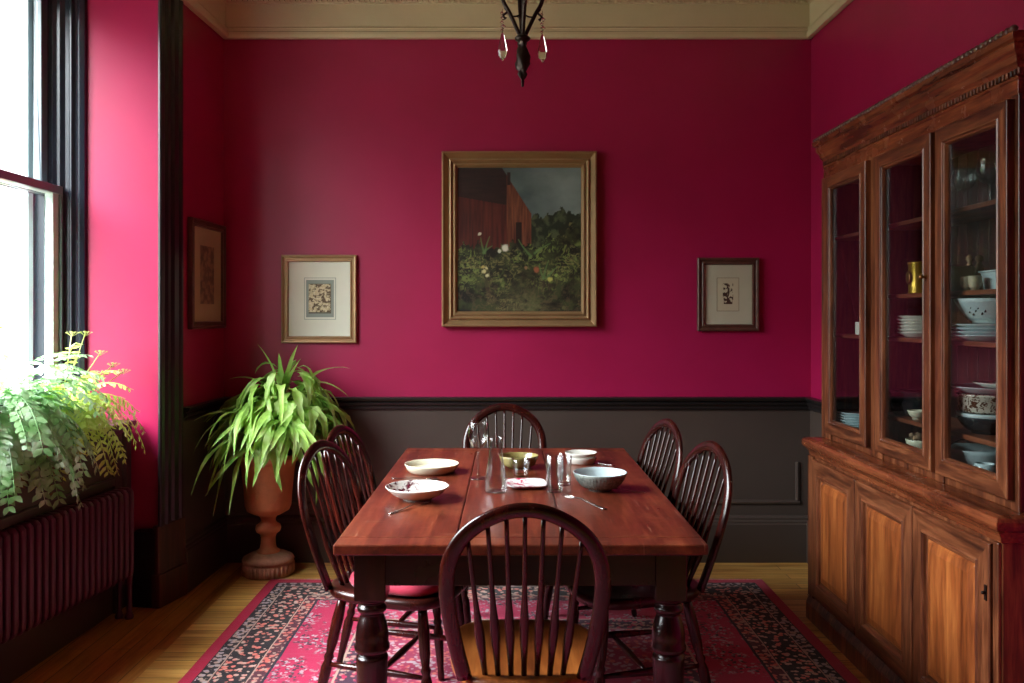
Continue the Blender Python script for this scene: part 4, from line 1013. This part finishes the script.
for k in range(120):      # long outer straps
    a = rnd.uniform(0, 2*PI); el = rnd.uniform(.35, 1.35); L = rnd.uniform(.36, .58)
    r0 = rnd.uniform(0, .10); base = (r0*math.cos(a), r0*math.sin(a), .66+rnd.uniform(0,.22))
    d = (math.cos(a)*math.cos(el), math.sin(a)*math.cos(el)*.75, math.sin(el))
    if math.sin(a) > .4: L *= .62
    blade(m, base, d, L, rnd.uniform(.016,.027), rnd.uniform(2.0, 4.0), 11, rnd.uniform(-1.3,1.3), .28, rnd=rnd)
for k in range(260):    # dense crown of broad hanging leaves
    a = rnd.uniform(0, 2*PI); r0 = .24*math.sqrt(rnd.uniform(.02,1)); z0_ = .80+.36*rnd.random()*(1-(r0/.27)**2)
    d = (math.cos(a), math.sin(a)*.8, rnd.uniform(-.2,1.1)); blade(m, (r0*math.cos(a)+.03, r0*math.sin(a)*.72-.03, z0_), d, rnd.uniform(.15,.30), rnd.uniform(.015,.030), rnd.uniform(2.2,5.5), 8, rnd.uniform(-1.8,1.8), .32, rnd=rnd)
for (ax, az, L, g_) in ((-.5,1.0,.34,1.6),(-.15,1.2,.36,1.2),(.25,1.2,.38,1.2),(.7,.9,.36,2.0),(.9,.7,.42,2.6),(-.9,.6,.42,2.4),(.05,1.3,.28,.9),(-.75,.9,.36,1.9),(1.0,.5,.44,3.0),(-1.0,.35,.44,2.8),(.8,.9,.46,2.6),(1.0,.25,.42,2.4),(.6,1.1,.44,2.2),(1.0,.8,.50,3.4),(.35,1.2,.30,1.0)):
    blade(m, (.02, -.03, .92), (ax, -.1, az), L, rnd.uniform(.018,.024), g_, 11, rnd.uniform(-.3,.3), .12, rnd=rnd)
for v in m.v:
    v.x = v.x*1.0+.065*sm(.65, .8, v.z) if 0 else v.x+.06
    if v.y > YB-UY-.04: v.y = YB-UY-.04
    if v.x < -.325: v.x = -.325+ (v.x+.325)*.1
m.build('foliage', M['leaf'], ur, fix=False)
m = MB(True)
for k in range(22):
    a = rnd.uniform(0, 2*PI); q = Vector((math.cos(a)*rnd.uniform(.04,.16), math.sin(a)*rnd.uniform(.04,.13), rnd.uniform(.85,1.08))); m.tube([(q.x*.3, q.y*.3, .63), (q.x*.6, q.y*.6, .8), q], [.004,.0035,.002], 6)
m.build('stems', M['stalk'], ur)

def frond(m, base, direc, L, grav, ll, lw, n=16, rnd=random, start=.12, curl=0):
    p = Vector(base); d = Vector(direc).normalized(); side = d.cross(Vector((0,0,1)))
    if side.length < .1: side = Vector((0,1,0))
    side.normalize(); pts = [p.copy()]
    tw = rnd.uniform(-.5,.5)
    for i in range(n):
        u = i/n; d = (d+Vector((0,0,-grav/n))*(1 if d.z > -.95 else 0)+side*curl/n).normalized(); p = p+d*L/n; pts.append(p.copy())
        if u >= start:
            sz = ll*math.sin(PI*min(.97, (.15+.85*(1-u))))**.7 if u > .3 else ll*(.6+u)
            nrm = side.cross(d).normalized()
            for s in (-1, 1):
                dd = (side*s*math.cos(tw)+nrm*s*math.sin(tw)*.6+d*.55+Vector((rnd.gauss(0,.18), rnd.gauss(0,.18), rnd.gauss(-.3,.2)))).normalized(); sz *= rnd.uniform(.82, 1.15)
                q = p; ww = lw*(.5+.5*sz/ll)
                v1 = dd.cross(nrm).normalized()
                m.add([q, q+dd*sz*.35+v1*ww, q+dd*sz*.75+v1*ww*.7+nrm*-.1*sz, q+dd*sz+Vector((0,0,-.12*sz)), q+dd*sz*.75-v1*ww*.7+nrm*-.1*sz, q+dd*sz*.35-v1*ww], [(0,1,2,3),(0,3,4,5)], True)
    m.tube(pts, [.0018]*len(pts), 4)
SZL = .8955
def sill_pot(x, y, name, label, r=.075, h=.12):
    t = thing(name, label, 'plant', (x, y, SZL)); m = MB(True)
    m.lathe([(.001,0),(r*.72,0),(r*.74,.004),(r*.92,h*.78),(r,h*.8),(r,h),(r*.92,h),(r*.88,h*.85),(.001,h*.84)], 30); m.build('pot', M['terra'], t)
    return t
# lush grey-green fern, trailing over the sill
t1 = sill_pot(-1.965, 3.24, 'potted_fern', 'lush green fern trailing over the window sill, left one', .085, .13)
rnd = random.Random(5); m = MB()
for k in range(120):
    a = rnd.uniform(-PI*.62, PI*.62) if k % 4 else rnd.uniform(0, 2*PI); el = rnd.uniform(.25, 1.3); L = rnd.uniform(.28,.52)
    if math.cos(a) < 0: L = min(L, .22)
    frond(m, (.03*math.cos(a), .03*math.sin(a), .11), (math.cos(a)*math.cos(el), math.sin(a)*math.cos(el), math.sin(el)), L, rnd.uniform(1.8,3.4), rnd.uniform(.035,.055), rnd.uniform(.009,.014), 16, rnd)
for v in m.v:
    wx = v.x-1.965
    if wx < -2.11: v.x = -2.11+1.965
m.build('fronds', M['fern'], t1, fix=False)
m = MB()
for k in range(12):
    a = rnd.uniform(-1.0, 1.2); frond(m, (.06*math.cos(a), .06*math.sin(a), .10), (math.cos(a), math.sin(a), .35), rnd.uniform(.26,.36), 3.6, .03, .006, 12, rnd)
m.build('dry_fronds', M['dry'], t1, fix=False)
# lime fern
t2 = sill_pot(-1.900, 3.62, 'potted_fern', 'yellow-green fern with tall umbel stalks on the window sill, nearer the reveal', .065, .11)
rnd = random.Random(9); m = MB()
for k in range(60):
    a = rnd.uniform(-1.7, 1.7) if k % 4 else rnd.uniform(0, 2*PI); el = rnd.uniform(.3, 1.45); L = rnd.uniform(.24,.44)
    if math.cos(a) < 0: L = min(L, .2)
    L *= (.6 if math.sin(a) > .45 else 1)
    frond(m, (.02*math.cos(a), .02*math.sin(a), .10), (math.cos(a)*math.cos(el), math.sin(a)*math.cos(el), math.sin(el)), L, rnd.uniform(1.6,3.8), rnd.uniform(.035,.050), rnd.uniform(.006,.009), 14, rnd)
for v in m.v:
    if v.x-1.900 < -2.11: v.x = -2.11+1.900
m.build('fronds', M['fernlime'], t2, fix=False)
m = MB()
for (x, y, z) in ((-.04,.16,.42),(-.02,.24,.42),(.02,.30,.33),(.05,.36,.27),(.06,.28,.24),(.0,.12,.32),(.10,.36,.24),(-.03,.02,.28)):
    tip = Vector((x, y, z)); m.tube(catmull([(0,0,.1), (x*.3, y*.35, z*.55), tuple(tip)], 4), [.0022]*9, 5)
    for q in range(11):
        aa = q*2.4; rr = .006*math.sqrt(q); e = tip+Vector((rr*math.cos(aa)*1.6, rr*math.sin(aa)*1.6, .010-.0006*q)); m.tube([tip-Vector((0,0,.012)), e], .0009, 4)
        m.lathe([(.0005,-.0025),(.006,0),(.0005,.003)], 6, tuple(e))
m.build('umbels', M['stalk'], t2, fix=False)
